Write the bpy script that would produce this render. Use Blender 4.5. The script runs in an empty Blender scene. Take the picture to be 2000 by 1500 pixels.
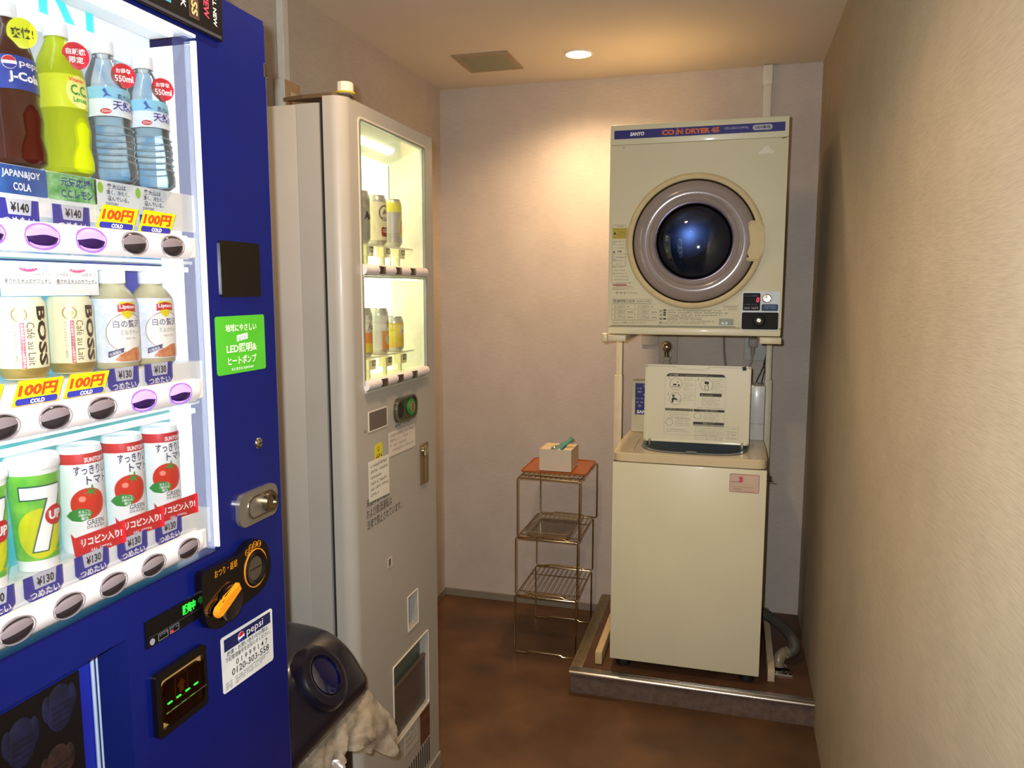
import bpy, bmesh, math, random
from mathutils import Matrix, Vector
random.seed(7)
S = bpy.context.scene
COL = S.collection
pi = math.pi
rad = math.radians

# ------------------------------------------------------------------ camera
def setup_camera():
    yaw, pitch, f = rad(15.858), rad(7.016), 1516.33
    fw = Vector((-math.sin(yaw)*math.cos(pitch), math.cos(yaw)*math.cos(pitch), -math.sin(pitch)))
    rt = Vector((math.cos(yaw), math.sin(yaw), 0))
    up = rt.cross(fw)
    cam = bpy.data.cameras.new('camera'); co = bpy.data.objects.new('camera', cam); COL.objects.link(co)
    m = Matrix((rt, up, -fw)).transposed().to_4x4(); m.translation = (0, 0, 1.42)
    co.matrix_world = m
    cam.sensor_fit = 'HORIZONTAL'; cam.sensor_width = 36; cam.lens = 36*f/2000; cam.clip_start = .02
    S.camera = co
setup_camera()
# ------------------------------------------------------------------ world, exposure, room lights
S.view_settings.view_transform = 'Standard'
S.view_settings.look = 'None'
S.view_settings.gamma = 1
S.view_settings.use_curve_mapping = False
S.view_settings.exposure = .15
w = bpy.data.worlds.new('world'); S.world = w; w.use_nodes = True
w.node_tree.nodes['Background'].inputs[0].default_value = (.8, .75, .7, 1)
w.node_tree.nodes['Background'].inputs[1].default_value = .06
S.cycles.max_bounces = 8
S.cycles.transparent_max_bounces = 12
S.cycles.sample_clamp_indirect = 4
S.cycles.caustics_reflective = False
S.cycles.caustics_refractive = False
WARM = (1.0, .69, .41)
LAMPS = [(-.575, 2.915, 46.0), (-.45, 1.25, 50.0), (-.45, -.45, 50.0)]   # recessed downlights: x, y, watts
FLASH = 92.0
BACK_E, SIDE_E, STRIP_E = .85, 1.6, 11.0                  # blue machine: backlit panels, side diffuser, tubes
BEER_E, BEER_TUBE = 1.7, 10.0

# the compact camera's own flash, just left of and above the lens
fl = bpy.data.lights.new('camera_flash', 'SPOT'); fl.energy = FLASH; fl.color = (.93, .97, 1.0); fl.shadow_soft_size = .012; fl.spot_size = rad(110); fl.spot_blend = .7
fo = bpy.data.objects.new('camera_flash', fl); COL.objects.link(fo); fo.location = (-.045, .01, 1.455); fo.rotation_euler = (rad(83), 0, rad(12))

# ------------------------------------------------------------------ materials
def lin(h):
    v = [int(h[i:i+2], 16)/255 for i in (0, 2, 4)]
    return tuple(((c+.055)/1.055)**2.4 if c > .04045 else c/12.92 for c in v) + (1,)
MATS = {}
def mat(name, col, rough=.5, metal=0., var=.05, sc=30., bump=0., coat=0., stretch=(1, 1, 1), bsc=None, trans=0., ior=1.45, col2=None, alpha=1.):
    if name in MATS: return MATS[name]
    m = bpy.data.materials.new(name); m.use_nodes = True; MATS[name] = m
    nt = m.node_tree; N = nt.nodes; L = nt.links; b = N['Principled BSDF']
    c = lin(col) if isinstance(col, str) else tuple(col)+(1,)
    b.inputs['Roughness'].default_value = rough; b.inputs['Metallic'].default_value = metal
    b.inputs['Coat Weight'].default_value = coat; b.inputs['Coat Roughness'].default_value = .08
    b.inputs['Transmission Weight'].default_value = trans; b.inputs['IOR'].default_value = ior
    b.inputs['Alpha'].default_value = alpha
    tc = N.new('ShaderNodeTexCoord'); mp = N.new('ShaderNodeMapping'); mp.inputs['Scale'].default_value = stretch
    L.new(tc.outputs['Object'], mp.inputs[0])
    nz = N.new('ShaderNodeTexNoise'); nz.inputs['Scale'].default_value = sc; nz.inputs['Detail'].default_value = 4
    L.new(mp.outputs[0], nz.inputs['Vector'])
    mx = N.new('ShaderNodeMix'); mx.data_type = 'RGBA'
    c2 = lin(col2) if col2 else tuple(min(1, x*(1+var)) for x in c[:3])+(1,)
    c1 = c if col2 else tuple(x*(1-var) for x in c[:3])+(1,)
    mx.inputs['A'].default_value = c1; mx.inputs['B'].default_value = c2
    rp = N.new('ShaderNodeMapRange'); rp.inputs['From Min'].default_value = .3; rp.inputs['From Max'].default_value = .7
    L.new(nz.outputs['Fac'], rp.inputs['Value'])
    L.new(rp.outputs[0], mx.inputs['Factor']); L.new(mx.outputs['Result'], b.inputs['Base Color'])
    if bump:
        bp = N.new('ShaderNodeBump'); bp.inputs['Strength'].default_value = bump; bp.inputs['Distance'].default_value = .002
        n2 = nz
        if bsc:
            n2 = N.new('ShaderNodeTexNoise'); n2.inputs['Scale'].default_value = bsc; n2.inputs['Detail'].default_value = 5
            L.new(mp.outputs[0], n2.inputs['Vector'])
        L.new(n2.outputs['Fac'], bp.inputs['Height']); L.new(bp.outputs[0], b.inputs['Normal'])
    return m
def emat(name, col, s=1., col2=None, sc=6., base='ffffff'):
    if name in MATS: return MATS[name]
    m = mat(name, base, .5); nt = m.node_tree; N = nt.nodes; L = nt.links; b = N['Principled BSDF']
    b.inputs['Emission Strength'].default_value = s
    if col2:
        tc = N.new('ShaderNodeTexCoord')
        nz = N.new('ShaderNodeTexNoise'); nz.inputs['Scale'].default_value = sc; nz.inputs['Detail'].default_value = 6
        nz.inputs['Distortion'].default_value = 1.2
        L.new(tc.outputs['Object'], nz.inputs['Vector'])
        rp = N.new('ShaderNodeValToRGB'); rp.color_ramp.elements[0].position = .38; rp.color_ramp.elements[1].position = .62
        rp.color_ramp.elements[0].color = lin(col); rp.color_ramp.elements[1].color = lin(col2)
        L.new(nz.outputs['Fac'], rp.inputs[0]); L.new(rp.outputs[0], b.inputs['Emission Color'])
    else: b.inputs['Emission Color'].default_value = lin(col)
    return m
def clear(name, tint='ffffff', gloss=.5, rough=.02, milk=0.):
    if name in MATS: return MATS[name]
    m = bpy.data.materials.new(name); m.use_nodes = True; MATS[name] = m
    nt = m.node_tree; N = nt.nodes; L = nt.links; N.remove(N['Principled BSDF'])
    t = N.new('ShaderNodeBsdfTransparent'); t.inputs[0].default_value = lin(tint)
    g = N.new('ShaderNodeBsdfGlossy'); g.inputs['Roughness'].default_value = rough
    fr = N.new('ShaderNodeFresnel'); fr.inputs[0].default_value = 1.45
    mu = N.new('ShaderNodeMath'); mu.operation = 'MULTIPLY'; mu.inputs[1].default_value = gloss
    L.new(fr.outputs[0], mu.inputs[0])
    a = N.new('ShaderNodeMixShader'); L.new(mu.outputs[0], a.inputs[0]); L.new(t.outputs[0], a.inputs[1]); L.new(g.outputs[0], a.inputs[2])
    out = a
    if milk:
        d = N.new('ShaderNodeBsdfDiffuse'); d.inputs[0].default_value = lin(tint)
        nz = N.new('ShaderNodeTexNoise'); nz.inputs['Scale'].default_value = 7
        m2 = N.new('ShaderNodeMath'); m2.operation = 'MULTIPLY'; m2.inputs[1].default_value = milk*2
        L.new(nz.outputs['Fac'], m2.inputs[0])
        c = N.new('ShaderNodeMixShader'); L.new(m2.outputs[0], c.inputs[0]); L.new(a.outputs[0], c.inputs[1]); L.new(d.outputs[0], c.inputs[2]); out = c
    L.new(out.outputs[0], N['Material Output'].inputs['Surface'])
    return m
def liquid(name, col, tr=.5, rough=.12, var=.1):
    m = mat(name, col, rough, var=var, sc=25)
    nt = m.node_tree; N = nt.nodes; L = nt.links; b = N['Principled BSDF']
    t = N.new('ShaderNodeBsdfTranslucent'); t.inputs[0].default_value = lin(col)
    x = N.new('ShaderNodeMixShader'); x.inputs[0].default_value = tr
    L.new(b.outputs[0], x.inputs[1]); L.new(t.outputs[0], x.inputs[2]); L.new(x.outputs[0], N['Material Output'].inputs['Surface'])
    return m

# ------------------------------------------------------------------ mesh builder
I4 = Matrix.Identity(4)
def FL(X): return Matrix(((0, 0, 1, X), (1, 0, 0, 0), (0, 1, 0, 0), (0, 0, 0, 1)))      # faces +x : u=y v=z w=x-X
def FB(Y): return Matrix(((1, 0, 0, 0), (0, 0, -1, Y), (0, 1, 0, 0), (0, 0, 0, 1)))     # faces -y : u=x v=z w=Y-y
def rrect(u0, u1, v0, v1, r, n=5):
    P = []
    for cx, cy, a0 in ((u1-r, v1-r, 0), (u0+r, v1-r, 90), (u0+r, v0+r, 180), (u1-r, v0+r, 270)):
        for i in range(n+1):
            a = rad(a0+90*i/n); P.append((cx+r*math.cos(a), cy+r*math.sin(a)))
    return P
def ell(cx, cy, rx, ry=None, n=32, a0=0, a1=360):
    ry = ry or rx
    full = abs(a1-a0) >= 360
    return [(cx+rx*math.cos(rad(a0+(a1-a0)*i/(n if full else n-1))), cy+ry*math.sin(rad(a0+(a1-a0)*i/(n if full else n-1)))) for i in range(n)]
TC = {}
def text_mesh(s, bold=0., font_res=2):
    k = (s, bold)
    if k in TC: return TC[k]
    c = bpy.data.curves.new('lettering_curve', 'FONT'); c.body = s; c.resolution_u = font_res; c.offset = bold; c.size = 1
    o = bpy.data.objects.new('lettering_curve', c)
    me = bpy.data.meshes.new_from_object(o)
    V = [v.co.copy() for v in me.vertices]; P = [tuple(p.vertices) for p in me.polygons]
    bpy.data.objects.remove(o); bpy.data.curves.remove(c); bpy.data.meshes.remove(me)
    TC[k] = (V, P); return TC[k]
class B:
    def __init__(s, F=I4): s.bm = bmesh.new(); s.F = F; s.smooth = False
    def _add(s, V, P):
        vs = [s.bm.verts.new(v) for v in V]; fs = []
        for p in P:
            try: fs.append(s.bm.faces.new([vs[i] for i in p]))
            except ValueError: pass
        return vs, fs
    def box(s, x0, x1, y0, y1, z0, z1, bev=0, seg=2, skip=None):
        V = [(x, y, z) for x in (x0, x1) for y in (y0, y1) for z in (z0, z1)]
        P = [(0, 1, 3, 2), (4, 6, 7, 5), (0, 4, 5, 1), (2, 3, 7, 6), (0, 2, 6, 4), (1, 5, 7, 3)]
        vs, fs = s._add(V, P)
        if bev:
            es = list({e for f in fs for e in f.edges})
            bmesh.ops.bevel(s.bm, geom=es, offset=bev, segments=seg, profile=.5, affect='EDGES')
        return s
    def poly(s, P, w0, w1=None, hole=None):
        """prism of polygon P (u,v) between w0 and w1; hole: same-length inner loop"""
        n = len(P)
        if w1 is None:
            if hole: s._add([(u, v, w0) for u, v in P]+[(u, v, w0) for u, v in hole], [(i, (i+1) % n, n+(i+1) % n, n+i) for i in range(n)])
            else: s._add([(u, v, w0) for u, v in P], [tuple(range(n))])
            return s
        if hole:
            V = [(u, v, w) for w in (w0, w1) for L in (P, hole) for u, v in L]
            F = []
            for i in range(n):
                j = (i+1) % n
                F += [(2*n+i, 2*n+j, 3*n+j, 3*n+i), (j, i, n+i, n+j), (i, j, 2*n+j, 2*n+i), (n+j, n+i, 3*n+i, 3*n+j)]
            s._add(V, F)
        else:
            V = [(u, v, w0) for u, v in P]+[(u, v, w1) for u, v in P]
            s._add(V, [tuple(range(n))[::-1], tuple(range(n, 2*n))]+[(i, (i+1) % n, n+(i+1) % n, n+i) for i in range(n)])
        return s
    def dome(s, cx, cy, rx, ry, w0, h, n=28, rings=5, rot=0):
        V = []; F = []
        for k in range(rings+1):
            a = pi/2*k/rings; q = math.cos(a); z = w0+h*math.sin(a)
            if k == rings: V.append((cx, cy, z)); break
            for i in range(n):
                t = 2*pi*i/n; x, y = rx*q*math.cos(t), ry*q*math.sin(t)
                V.append((cx+x*math.cos(rot)-y*math.sin(rot), cy+x*math.sin(rot)+y*math.cos(rot), z))
        for k in range(rings-1):
            for i in range(n):
                j = (i+1) % n; F.append((k*n+i, k*n+j, (k+1)*n+j, (k+1)*n+i))
        for i in range(n): F.append(((rings-1)*n+i, (rings-1)*n+(i+1) % n, len(V)-1))
        s._add(V, F); return s
    def lathe(s, prof, c=(0, 0, 0), n=32, M=I4, a0=0, a1=360):
        full = abs(a1-a0) >= 360; m = n if full else n+1
        V = []; F = []
        for r, h in prof:
            for i in range(m):
                t = rad(a0+(a1-a0)*i/n); V.append(tuple(M @ Vector((c[0]+r*math.cos(t), c[1]+r*math.sin(t), c[2]+h))))
        for k in range(len(prof)-1):
            for i in range(n):
                j = (i+1) % m; F.append((k*m+i, k*m+j, (k+1)*m+j, (k+1)*m+i))
        s._add(V, F)
        return s
    def tube(s, pts, r, n=8, closed=False, caps=True):
        P = [Vector(p) for p in pts]; m = len(P); R = r if isinstance(r, (list, tuple)) else [r]*m
        V = []; F = []; up = None
        for i in range(m):
            a = P[(i-1) % m] if closed or i > 0 else P[i]; b = P[(i+1) % m] if closed or i < m-1 else P[i]
            t = (b-a).normalized()
            if up is None: up = t.orthogonal().normalized()
            up = (up-t*up.dot(t)).normalized(); q = t.cross(up)
            for k in range(n):
                an = 2*pi*k/n; V.append(tuple(P[i]+(up*math.cos(an)+q*math.sin(an))*R[i]))
        for i in range(m if closed else m-1):
            j = (i+1) % m
            for k in range(n): F.append((i*n+k, i*n+(k+1) % n, j*n+(k+1) % n, j*n+k))
        if not closed and caps: F += [tuple(range(n))[::-1], tuple(range((m-1)*n, m*n))]
        s._add(V, F); return s
    def text(s, t, u, v, h, w=0., fit=None, bold=0., rot=0., cyl=None, al='l', shear=0., hfit=None):
        V, P = text_mesh(t, bold)
        if not V: return s
        x0 = min(p.x for p in V); x1 = max(p.x for p in V); y0 = min(p.y for p in V); y1 = max(p.y for p in V)
        k = h/max(y1-y0, .3) if hfit is None else hfit
        kx = k if fit is None else fit/(x1-x0)
        W = (x1-x0)*kx; ox = {'l': 0, 'c': -W/2, 'r': -W}[al]
        cr, sr = math.cos(rot), math.sin(rot); Q = []
        for p in V:
            x = (p.x-x0)*kx+ox; y = (p.y-y0)*k; x += shear*y
            Q.append((u+x*cr-y*sr, v+x*sr+y*cr, w))
        if cyl is None: s._add(Q, P)
        else:
            r = cyl; b2 = bmesh.new(); vs = [b2.verts.new(q) for q in Q]
            for p in P:
                try: b2.faces.new([vs[i] for i in p])
                except ValueError: pass
            a, b = min(q[0] for q in Q), max(q[0] for q in Q); st = .0035; x = a+st
            while x < b:
                bmesh.ops.bisect_plane(b2, geom=b2.verts[:]+b2.edges[:]+b2.faces[:], plane_co=(x, 0, 0), plane_no=(1, 0, 0)); x += st
            b2.verts.index_update()
            V2 = [tuple(cylp(q.co.x, q.co.y, r+w)) for q in b2.verts]
            s._add(V2, [tuple(q.index for q in f.verts) for f in b2.faces]); b2.free()
        return s
    def wrap(s, P, r, step=.003):
        """polygon P in (u,v) wrapped on a cylinder of radius r round z"""
        b2 = bmesh.new(); b2.faces.new([b2.verts.new((u, v, 0)) for u, v in P])
        a, b = min(p[0] for p in P), max(p[0] for p in P); x = a+step
        while x < b:
            bmesh.ops.bisect_plane(b2, geom=b2.verts[:]+b2.edges[:]+b2.faces[:], plane_co=(x, 0, 0), plane_no=(1, 0, 0)); x += step
        b2.verts.index_update()
        s._add([tuple(cylp(q.co.x, q.co.y, r)) for q in b2.verts], [tuple(q.index for q in f.verts) for f in b2.faces]); b2.free(); return s
    def dashes(s, u0, u1, v, h, w=0., gap=.35, seed=1, dense=.85):
        rg = random.Random(seed); x = u0
        while x < u1-h*.4:
            g = h*rg.uniform(.55, .95)
            if rg.random() < dense:
                k = rg.random()
                if k < .5: s.poly([(x, v), (x+g, v), (x+g, v+h*.28), (x, v+h*.28)], w); s.poly([(x+g*.35, v+h*.3), (x+g*.6, v+h*.3), (x+g*.6, v+h), (x+g*.35, v+h)], w)
                else: s.poly([(x, v+h*.6), (x+g, v+h*.6), (x+g, v+h*.85), (x, v+h*.85)], w); s.poly([(x+g*.1, v), (x+g*.35, v), (x+g*.35, v+h*.6), (x+g*.1, v+h*.6)], w)
            x += g+h*gap*.5
        return s
def cylp(u, v, r): a = u/r; return (r*math.cos(a), r*math.sin(a), v)
def obj(name, b, m, parent=None, smooth=False, label=None, auto=None):
    while parent is not None and parent.parent is not None and parent.parent.parent is not None: parent = parent.parent
    me = bpy.data.meshes.new(name)
    bm = b.bm; bm.transform(b.F)
    world = getattr(b, 'world', True)
    if parent is not None and world and not parent.get('_local', 0):
        loc = Vector(parent.location)
        if parent.parent is not None: loc = loc + Vector(parent.parent.location)
        bm.transform(Matrix.Translation(-loc))
    bmesh.ops.recalc_face_normals(bm, faces=bm.faces) if bm.faces else None
    if smooth:
        for f in bm.faces: f.smooth = True
        for e in bm.edges:
            if len(e.link_faces) == 2 and e.calc_face_angle(0) > rad(38): e.smooth = False
    bm.to_mesh(me); bm.free(); me.materials.append(m)
    o = bpy.data.objects.new(name, me); COL.objects.link(o)
    if parent is not None: o.parent = parent
    if parent is not None and parent.get('_local', 0): o['_local'] = 1
    if label: o['label'] = label
    return o
def thing(name, label, cat, loc=(0, 0, 0), group=None, rot=None, local=False):
    o = bpy.data.objects.new(name, None); COL.objects.link(o); o.location = loc; o.empty_display_size = .05
    if rot: o.rotation_euler = rot
    o['label'] = label; o['category'] = cat
    if group: o['group'] = group
    if local or rot: o['_local'] = 1
    return o
def tag(o, label, cat, group=None):
    o['label'] = label; o['category'] = cat
    if group: o['group'] = group
    return o
def struct(name, b, m, label=None, smooth=False):
    o = obj(name, b, m, smooth=smooth); o['kind'] = 'structure'
    if label: o['label'] = label
    return o
def dup(root, loc, label):
    r = root.copy(); COL.objects.link(r); r.location = loc; r['label'] = label
    def rec(a, b):
        for ch in list(a.children):
            c = ch.copy(); COL.objects.link(c); c.parent = b; rec(ch, c)
    rec(root, r); return r

# ================================================================== THE ROOM
XL, XR, YB, H, YF = -1.2548, .2967, 3.2711, 2.2713, -1.3
PZ, PX, PY = .0825, -.5144, 2.5531                      # washing platform
def wallpaper(name, stretch, col, col2, bsc=1.0):
    m = mat(name, col, .75, col2=col2, sc=9, bump=0)
    nt = m.node_tree; N = nt.nodes; L = nt.links; b = N['Principled BSDF']
    tc = N.new('ShaderNodeTexCoord'); mp = N.new('ShaderNodeMapping'); mp.inputs['Scale'].default_value = stretch
    L.new(tc.outputs['Object'], mp.inputs[0])
    n = N.new('ShaderNodeTexNoise'); n.inputs['Scale'].default_value = 1; n.inputs['Detail'].default_value = 3; n.inputs['Roughness'].default_value = .6
    L.new(mp.outputs[0], n.inputs['Vector'])
    bp = N.new('ShaderNodeBump'); bp.inputs['Strength'].default_value = .22; bp.inputs['Distance'].default_value = .0012*bsc
    L.new(n.outputs['Fac'], bp.inputs['Height']); L.new(bp.outputs[0], b.inputs['Normal'])
    # woven threads: slight darker lines
    old = b.inputs['Base Color'].links[0].from_socket
    mx = N.new('ShaderNodeMix'); mx.data_type = 'RGBA'; mx.blend_type = 'MULTIPLY'; mx.inputs['Factor'].default_value = .17
    rp = N.new('ShaderNodeMapRange'); rp.inputs['From Min'].default_value = .35; rp.inputs['From Max'].default_value = .6
    L.new(n.outputs['Fac'], rp.inputs['Value']); L.new(old, mx.inputs['A']); L.new(rp.outputs[0], mx.inputs['B']); L.new(mx.outputs['Result'], b.inputs['Base Color'])
    return m
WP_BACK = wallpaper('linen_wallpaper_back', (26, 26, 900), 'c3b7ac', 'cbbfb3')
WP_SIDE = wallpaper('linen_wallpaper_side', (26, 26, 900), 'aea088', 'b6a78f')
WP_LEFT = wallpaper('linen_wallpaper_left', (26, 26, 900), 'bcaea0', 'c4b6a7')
CEIL = mat('ceiling_paint', 'd9cbb8', .85, var=.02, sc=3, bump=.15, bsc=220)
FLOOR = mat('brown_vinyl', '47301c', .5, col2='644529', sc=5.5, bump=.12, bsc=260)
RISER = mat('brown_carpet_vinyl', '54443a', .75, col2='6a574a', sc=60, bump=.4, bsc=400)
BASEB = mat('baseboard_vinyl', '857c6c', .5, var=.06, sc=12)
t = .08
struct('floor', B().box(XL-t, XR+t, YF-t, YB+t, -.06, 0), FLOOR)
struct('ceiling', B().box(XL-t, XR+t, YF-t, YB+t, H, H+.06), CEIL)
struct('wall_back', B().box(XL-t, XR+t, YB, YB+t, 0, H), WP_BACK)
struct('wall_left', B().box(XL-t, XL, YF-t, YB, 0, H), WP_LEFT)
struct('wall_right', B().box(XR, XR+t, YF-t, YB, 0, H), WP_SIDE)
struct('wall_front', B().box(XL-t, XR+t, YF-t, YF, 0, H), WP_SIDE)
struct('baseboard_back', B().box(XL, PX, YB-.007, YB, 0, .035, bev=.002), BASEB)
struct('baseboard_left', B().box(XL, XL+.007, YF, YB-.007, 0, .035, bev=.002), BASEB)
# raised platform under the washer, with ribbed metal nosing
ALU = mat('brushed_aluminium', 'cfc9bf', .2, 1., var=.1, sc=8, stretch=(4, 80, 80))
ALU2 = mat('worn_aluminium', '97876a', .42, .8, var=.35, sc=30, stretch=(10, 2, 10))
pf = struct('trim_1', B().box(PX+.004, XR, PY+.004, YB, 0, PZ-.003), RISER, label='raised washing platform covered in brown vinyl with dark riser')
obj('top_sheet', B().box(PX+.04, XR, PY+.034, YB, PZ-.003, PZ-.001), mat('platform_vinyl', '4c3322', .5, col2='63442e', sc=9), pf)
b = B(); b.box(PX, XR, PY-.002, PY+.036, PZ-.004, PZ, bev=.0012)
b.tube([(PX, PY-.0005, PZ-.0065), (XR, PY-.0005, PZ-.0065)], .0075, 20)
for k in range(4): b.box(PX+.03, XR, PY+.008+k*.0065, PY+.011+k*.0065, PZ, PZ+.0016)
obj('front_nosing', b, ALU, pf, smooth=True, label='bright ribbed metal nosing along front edge')
b = B(); b.box(PX, PX+.04, PY+.036, YB-.001, PZ-.004, PZ, bev=.0012); b.box(PX-.003, PX+.002, PY, YB-.001, PZ-.018, PZ, bev=.002)
for k in range(4): b.box(PX+.008+k*.007, PX+.011+k*.007, PY+.036, YB-.001, PZ, PZ+.0014)
obj('side_nosing', b, ALU2, pf, smooth=True, label='dull worn metal nosing along left edge')

# ------------------------------------------------------------------ downlights
WHT = mat('white_enamel', 'e9e4d8', .35)
def downlight(x, y, watts, label):
    t = thing('ceiling_downlight', label, 'light', (x, y, H), group=None)
    b = B(); b.lathe([(.050, -.0045), (.054, -.003), (.054, -.0002), (.046, -.0002), (.046, -.0045), (.050, -.0045)], (x, y, H), 40)
    obj('trim_ring', b, WHT, t, smooth=True)
    b = B(); b.lathe([(.0, -.004), (.03, -.0038), (.0455, -.002), (.0455, -.0005), (0, -.0005)], (x, y, H), 40)
    e = emat('lamp_glow', 'ffd9a0', 14)
    obj('lamp', b, e, t, smooth=True)
    l = bpy.data.lights.new('downlight', 'SPOT'); l.energy = watts; l.color = WARM; l.shadow_soft_size = .045; l.spot_size = rad(150); l.spot_blend = .9
    o = bpy.data.objects.new('downlight_source', l); COL.objects.link(o); o.location = (x, y, H-.02)
for i, (x, y, p) in enumerate(LAMPS):
    downlight(x, y, p, ['glowing round recessed downlight in the ceiling near the back wall', 'recessed downlight in ceiling above the vending machines', 'recessed downlight in ceiling behind the camera'][i])
# ------------------------------------------------------------------ ceiling vent
t = thing('ceiling_vent', 'square slatted ventilation grille in the ceiling', 'vent', (-.922, 2.921, H))
VENT = mat('vent_paint', 'a18d72', .6, var=.08); VD = mat('vent_dark', '4a4534', .7)
vx0, vx1, vy0, vy1 = -1.03, -.815, 2.808, 3.033
b = B(FB(0)); b.F = I4
b.box(vx0, vx1, vy0, vy0+.024, H-.006, H, bev=.001); b.box(vx0, vx1, vy1-.024, vy1, H-.006, H, bev=.001)
b.box(vx0, vx0+.024, vy0+.024, vy1-.024, H-.006, H, bev=.001); b.box(vx1-.024, vx1, vy0+.024, vy1-.024, H-.006, H, bev=.001)
obj('frame', b, VENT, t)
obj('backing', B().box(vx0+.02, vx1-.02, vy0+.02, vy1-.02, H-.0018, H-.0006), VD, t)
for k in range(11):
    y = vy0+.031+k*.0158
    b = B(); b._add([(vx0+.024, y, H-.0032), (vx1-.024, y, H-.0032), (vx1-.024, y+.0125, H-.0062), (vx0+.024, y+.0125, H-.0062), (vx0+.024, y, H-.0022), (vx1-.024, y, H-.0022), (vx1-.024, y+.0125, H-.0052), (vx0+.024, y+.0125, H-.0052)],
        [(0, 1, 2, 3), (4, 7, 6, 5), (0, 4, 5, 1), (1, 5, 6, 2), (2, 6, 7, 3), (3, 7, 4, 0)])
    obj('slat', b, mat('slat_paint', '8e8b70', .6), t)

# ================================================================== BLUE DRINKS MACHINE
BX = -.705
NAVY = mat('navy_enamel', '051560', .28, var=.04, sc=12, coat=.3)
NAVYP = mat('navy_plastic', '06124c', .3)
BLK = mat('black_plastic', '0c0b0d', .3, coat=.2); BLKM = mat('black_matte', '141210', .6)
IVORY = mat('ivory_plastic', 'dcd2cf', .3, coat=.2)
CHR = mat('chrome', 'c9c4ba', .16, 1., var=.04); STEEL = mat('satin_steel', 'a39d92', .34, 1., var=.06, sc=60, stretch=(1, 1, 12))
WPL = mat('white_plastic', 'f1f1f0', .4); PRW = mat('print_white', 'f4f4f2', .5); PRK = mat('print_black', '17161a', .55)
PRR = mat('print_red', 'c4202c', .45); PRY = mat('print_yellow', 'e9d414', .45); PRO = mat('print_orange', 'e8491c', .45)
PRG = mat('print_green', '2f8f36', .45); PRB = mat('print_blue', '2a2f96', .45); PRN = mat('print_navy', '1c2054', .45)
VT, VB = 1.824, .03
vm = thing('drinks_vending_machine', 'tall blue soft drinks vending machine with lit display window at left', 'vending machine', (-.95, .58, 0))
L_ = FL(BX)
y0, y1 = .09, 1.091
wy0, wy1, wz0, wz1 = .26, .928, 1.046, 1.757          # window opening
# cabinet behind door
b = B(); b.box(-1.245, -.80, y0+.004, y1-.004, .04, VT-.004, bev=.004); obj('cabinet', b, mat('navy_side', '182a78', .4), vm)
# door front panel with window opening and poster recess, as a shell of slabs
b = B()
ry1, rz1 = .746, .992
X0 = -.80
b.box(-.74, BX, wy1, y1, ry1*0+1.0, VT, bev=.0)          # right column, upper
b.box(-.74, BX, ry1, y1, .05, 1.0)                       # right column, lower
b.box(-.74, BX, y0, wy0, rz1, VT)                        # left column
b.box(-.74, BX, wy0, wy1, wz1, VT)                       # head
b.box(-.74, BX, wy0, wy1, 1.0, wz0)                      # sill
b.box(-.74, BX, y0, ry1, rz1, 1.0)
b.box(-.74, BX, y0, ry1, .05, .28)                       # apron under the poster
b.box(X0, -.74, y0, y0+.02, .05, VT); b.box(X0, -.74, y1-.02, y1, .05, VT)
b.box(X0, -.74, y0+.02, y1-.02, VT-.03, VT); b.box(X0, -.74, y0+.02, y1-.02, .05, .07)
obj('door_panel', b, NAVY, vm)
obj('door_edge', B().tube([(BX-.004, y1+.001, .06), (BX-.004, y1+.001, VT-.006)], .0045, 8), NAVY, vm, smooth=True)
obj('hinge_pin', B().box(BX-.006, BX+.001, y1-.002, y1+.006, 1.742, 1.763, bev=.001), CHR, vm)
b = B(L_); b.poly(rrect(wy0-.002, wy1+.002, wz0-.002, wz1+.002, .006), -.004, .0025, hole=rrect(wy0+.001, wy1-.0006, wz0+.001, wz1-.001, .004)); obj('window_frame', b, NAVYP, vm)
b = B(L_); b.box(wy1-.004, wy1-.001, wz0+.005, wz1-.01, -.004, .004); b.box(wy0+.01, wy1-.002, wz1-.006, wz1-.002, -.004, .004); obj('window_trim', b, mat('pale_trim', 'dfe6ee', .3), vm)
obj('foot', B().box(-.76, -.72, .15, .2, 0, .05), BLKM, vm); obj('foot', B().box(-.76, -.72, .98, 1.03, 0, .05), BLKM, vm)
obj('foot', B().box(-1.2, -1.16, .15, .2, 0, .05), BLKM, vm); obj('foot', B().box(-1.2, -1.16, .98, 1.03, 0, .05), BLKM, vm)
# display interior: three backlit backdrops, side diffuser, shelves, tubes
XB = -.776
LS = [1.757, 1.452, 1.258, 1.046]
bd = [emat('backdrop_ice', '52b4ee', BACK_E, 'ecf8ff', 16, base='383838'), emat('backdrop_aqua', '34b8e4', BACK_E*.95, '74dcf2', 5, base='383838'), emat('backdrop_turquoise', '2cc4c8', BACK_E*.9, '7ae4ec', 14, base='383838')]
for k in range(3):
    obj('backdrop_panel', B().box(XB-.006, XB, wy0, wy1, LS[k+1]+.001, LS[k]-.001), bd[k], vm, label=['backlit ice blue backdrop behind top bottles', 'backlit aqua backdrop behind middle row', 'backlit turquoise backdrop behind bottom row'][k])
obj('backdrop_panel', B(FL(XB)).box(wy0+.001, wy1-.002, 1.712, 1.755, .0006, .0012), emat('backdrop_white', 'eef8ff', BACK_E*1.3, base='606060'), vm, label='white header strip of backdrop with teal letters')
b = B(FL(XB+.0016)); b.text('SUNTORY', .853, 1.733, .070, bold=.02, al='r', fit=.40); obj('lettering', b, emat('print_teal_lit', '22a8ae', BACK_E*.6, base='1fb0b4'), vm, label='large teal capital letters on backdrop')
obj('side_diffuser', B().box(XB, BX-.003, wy1, wy1+.004, LS[3], LS[0]-.012), emat('diffuser_white', 'eaf6ff', SIDE_E), vm, label='glowing white side wall of display')
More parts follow.
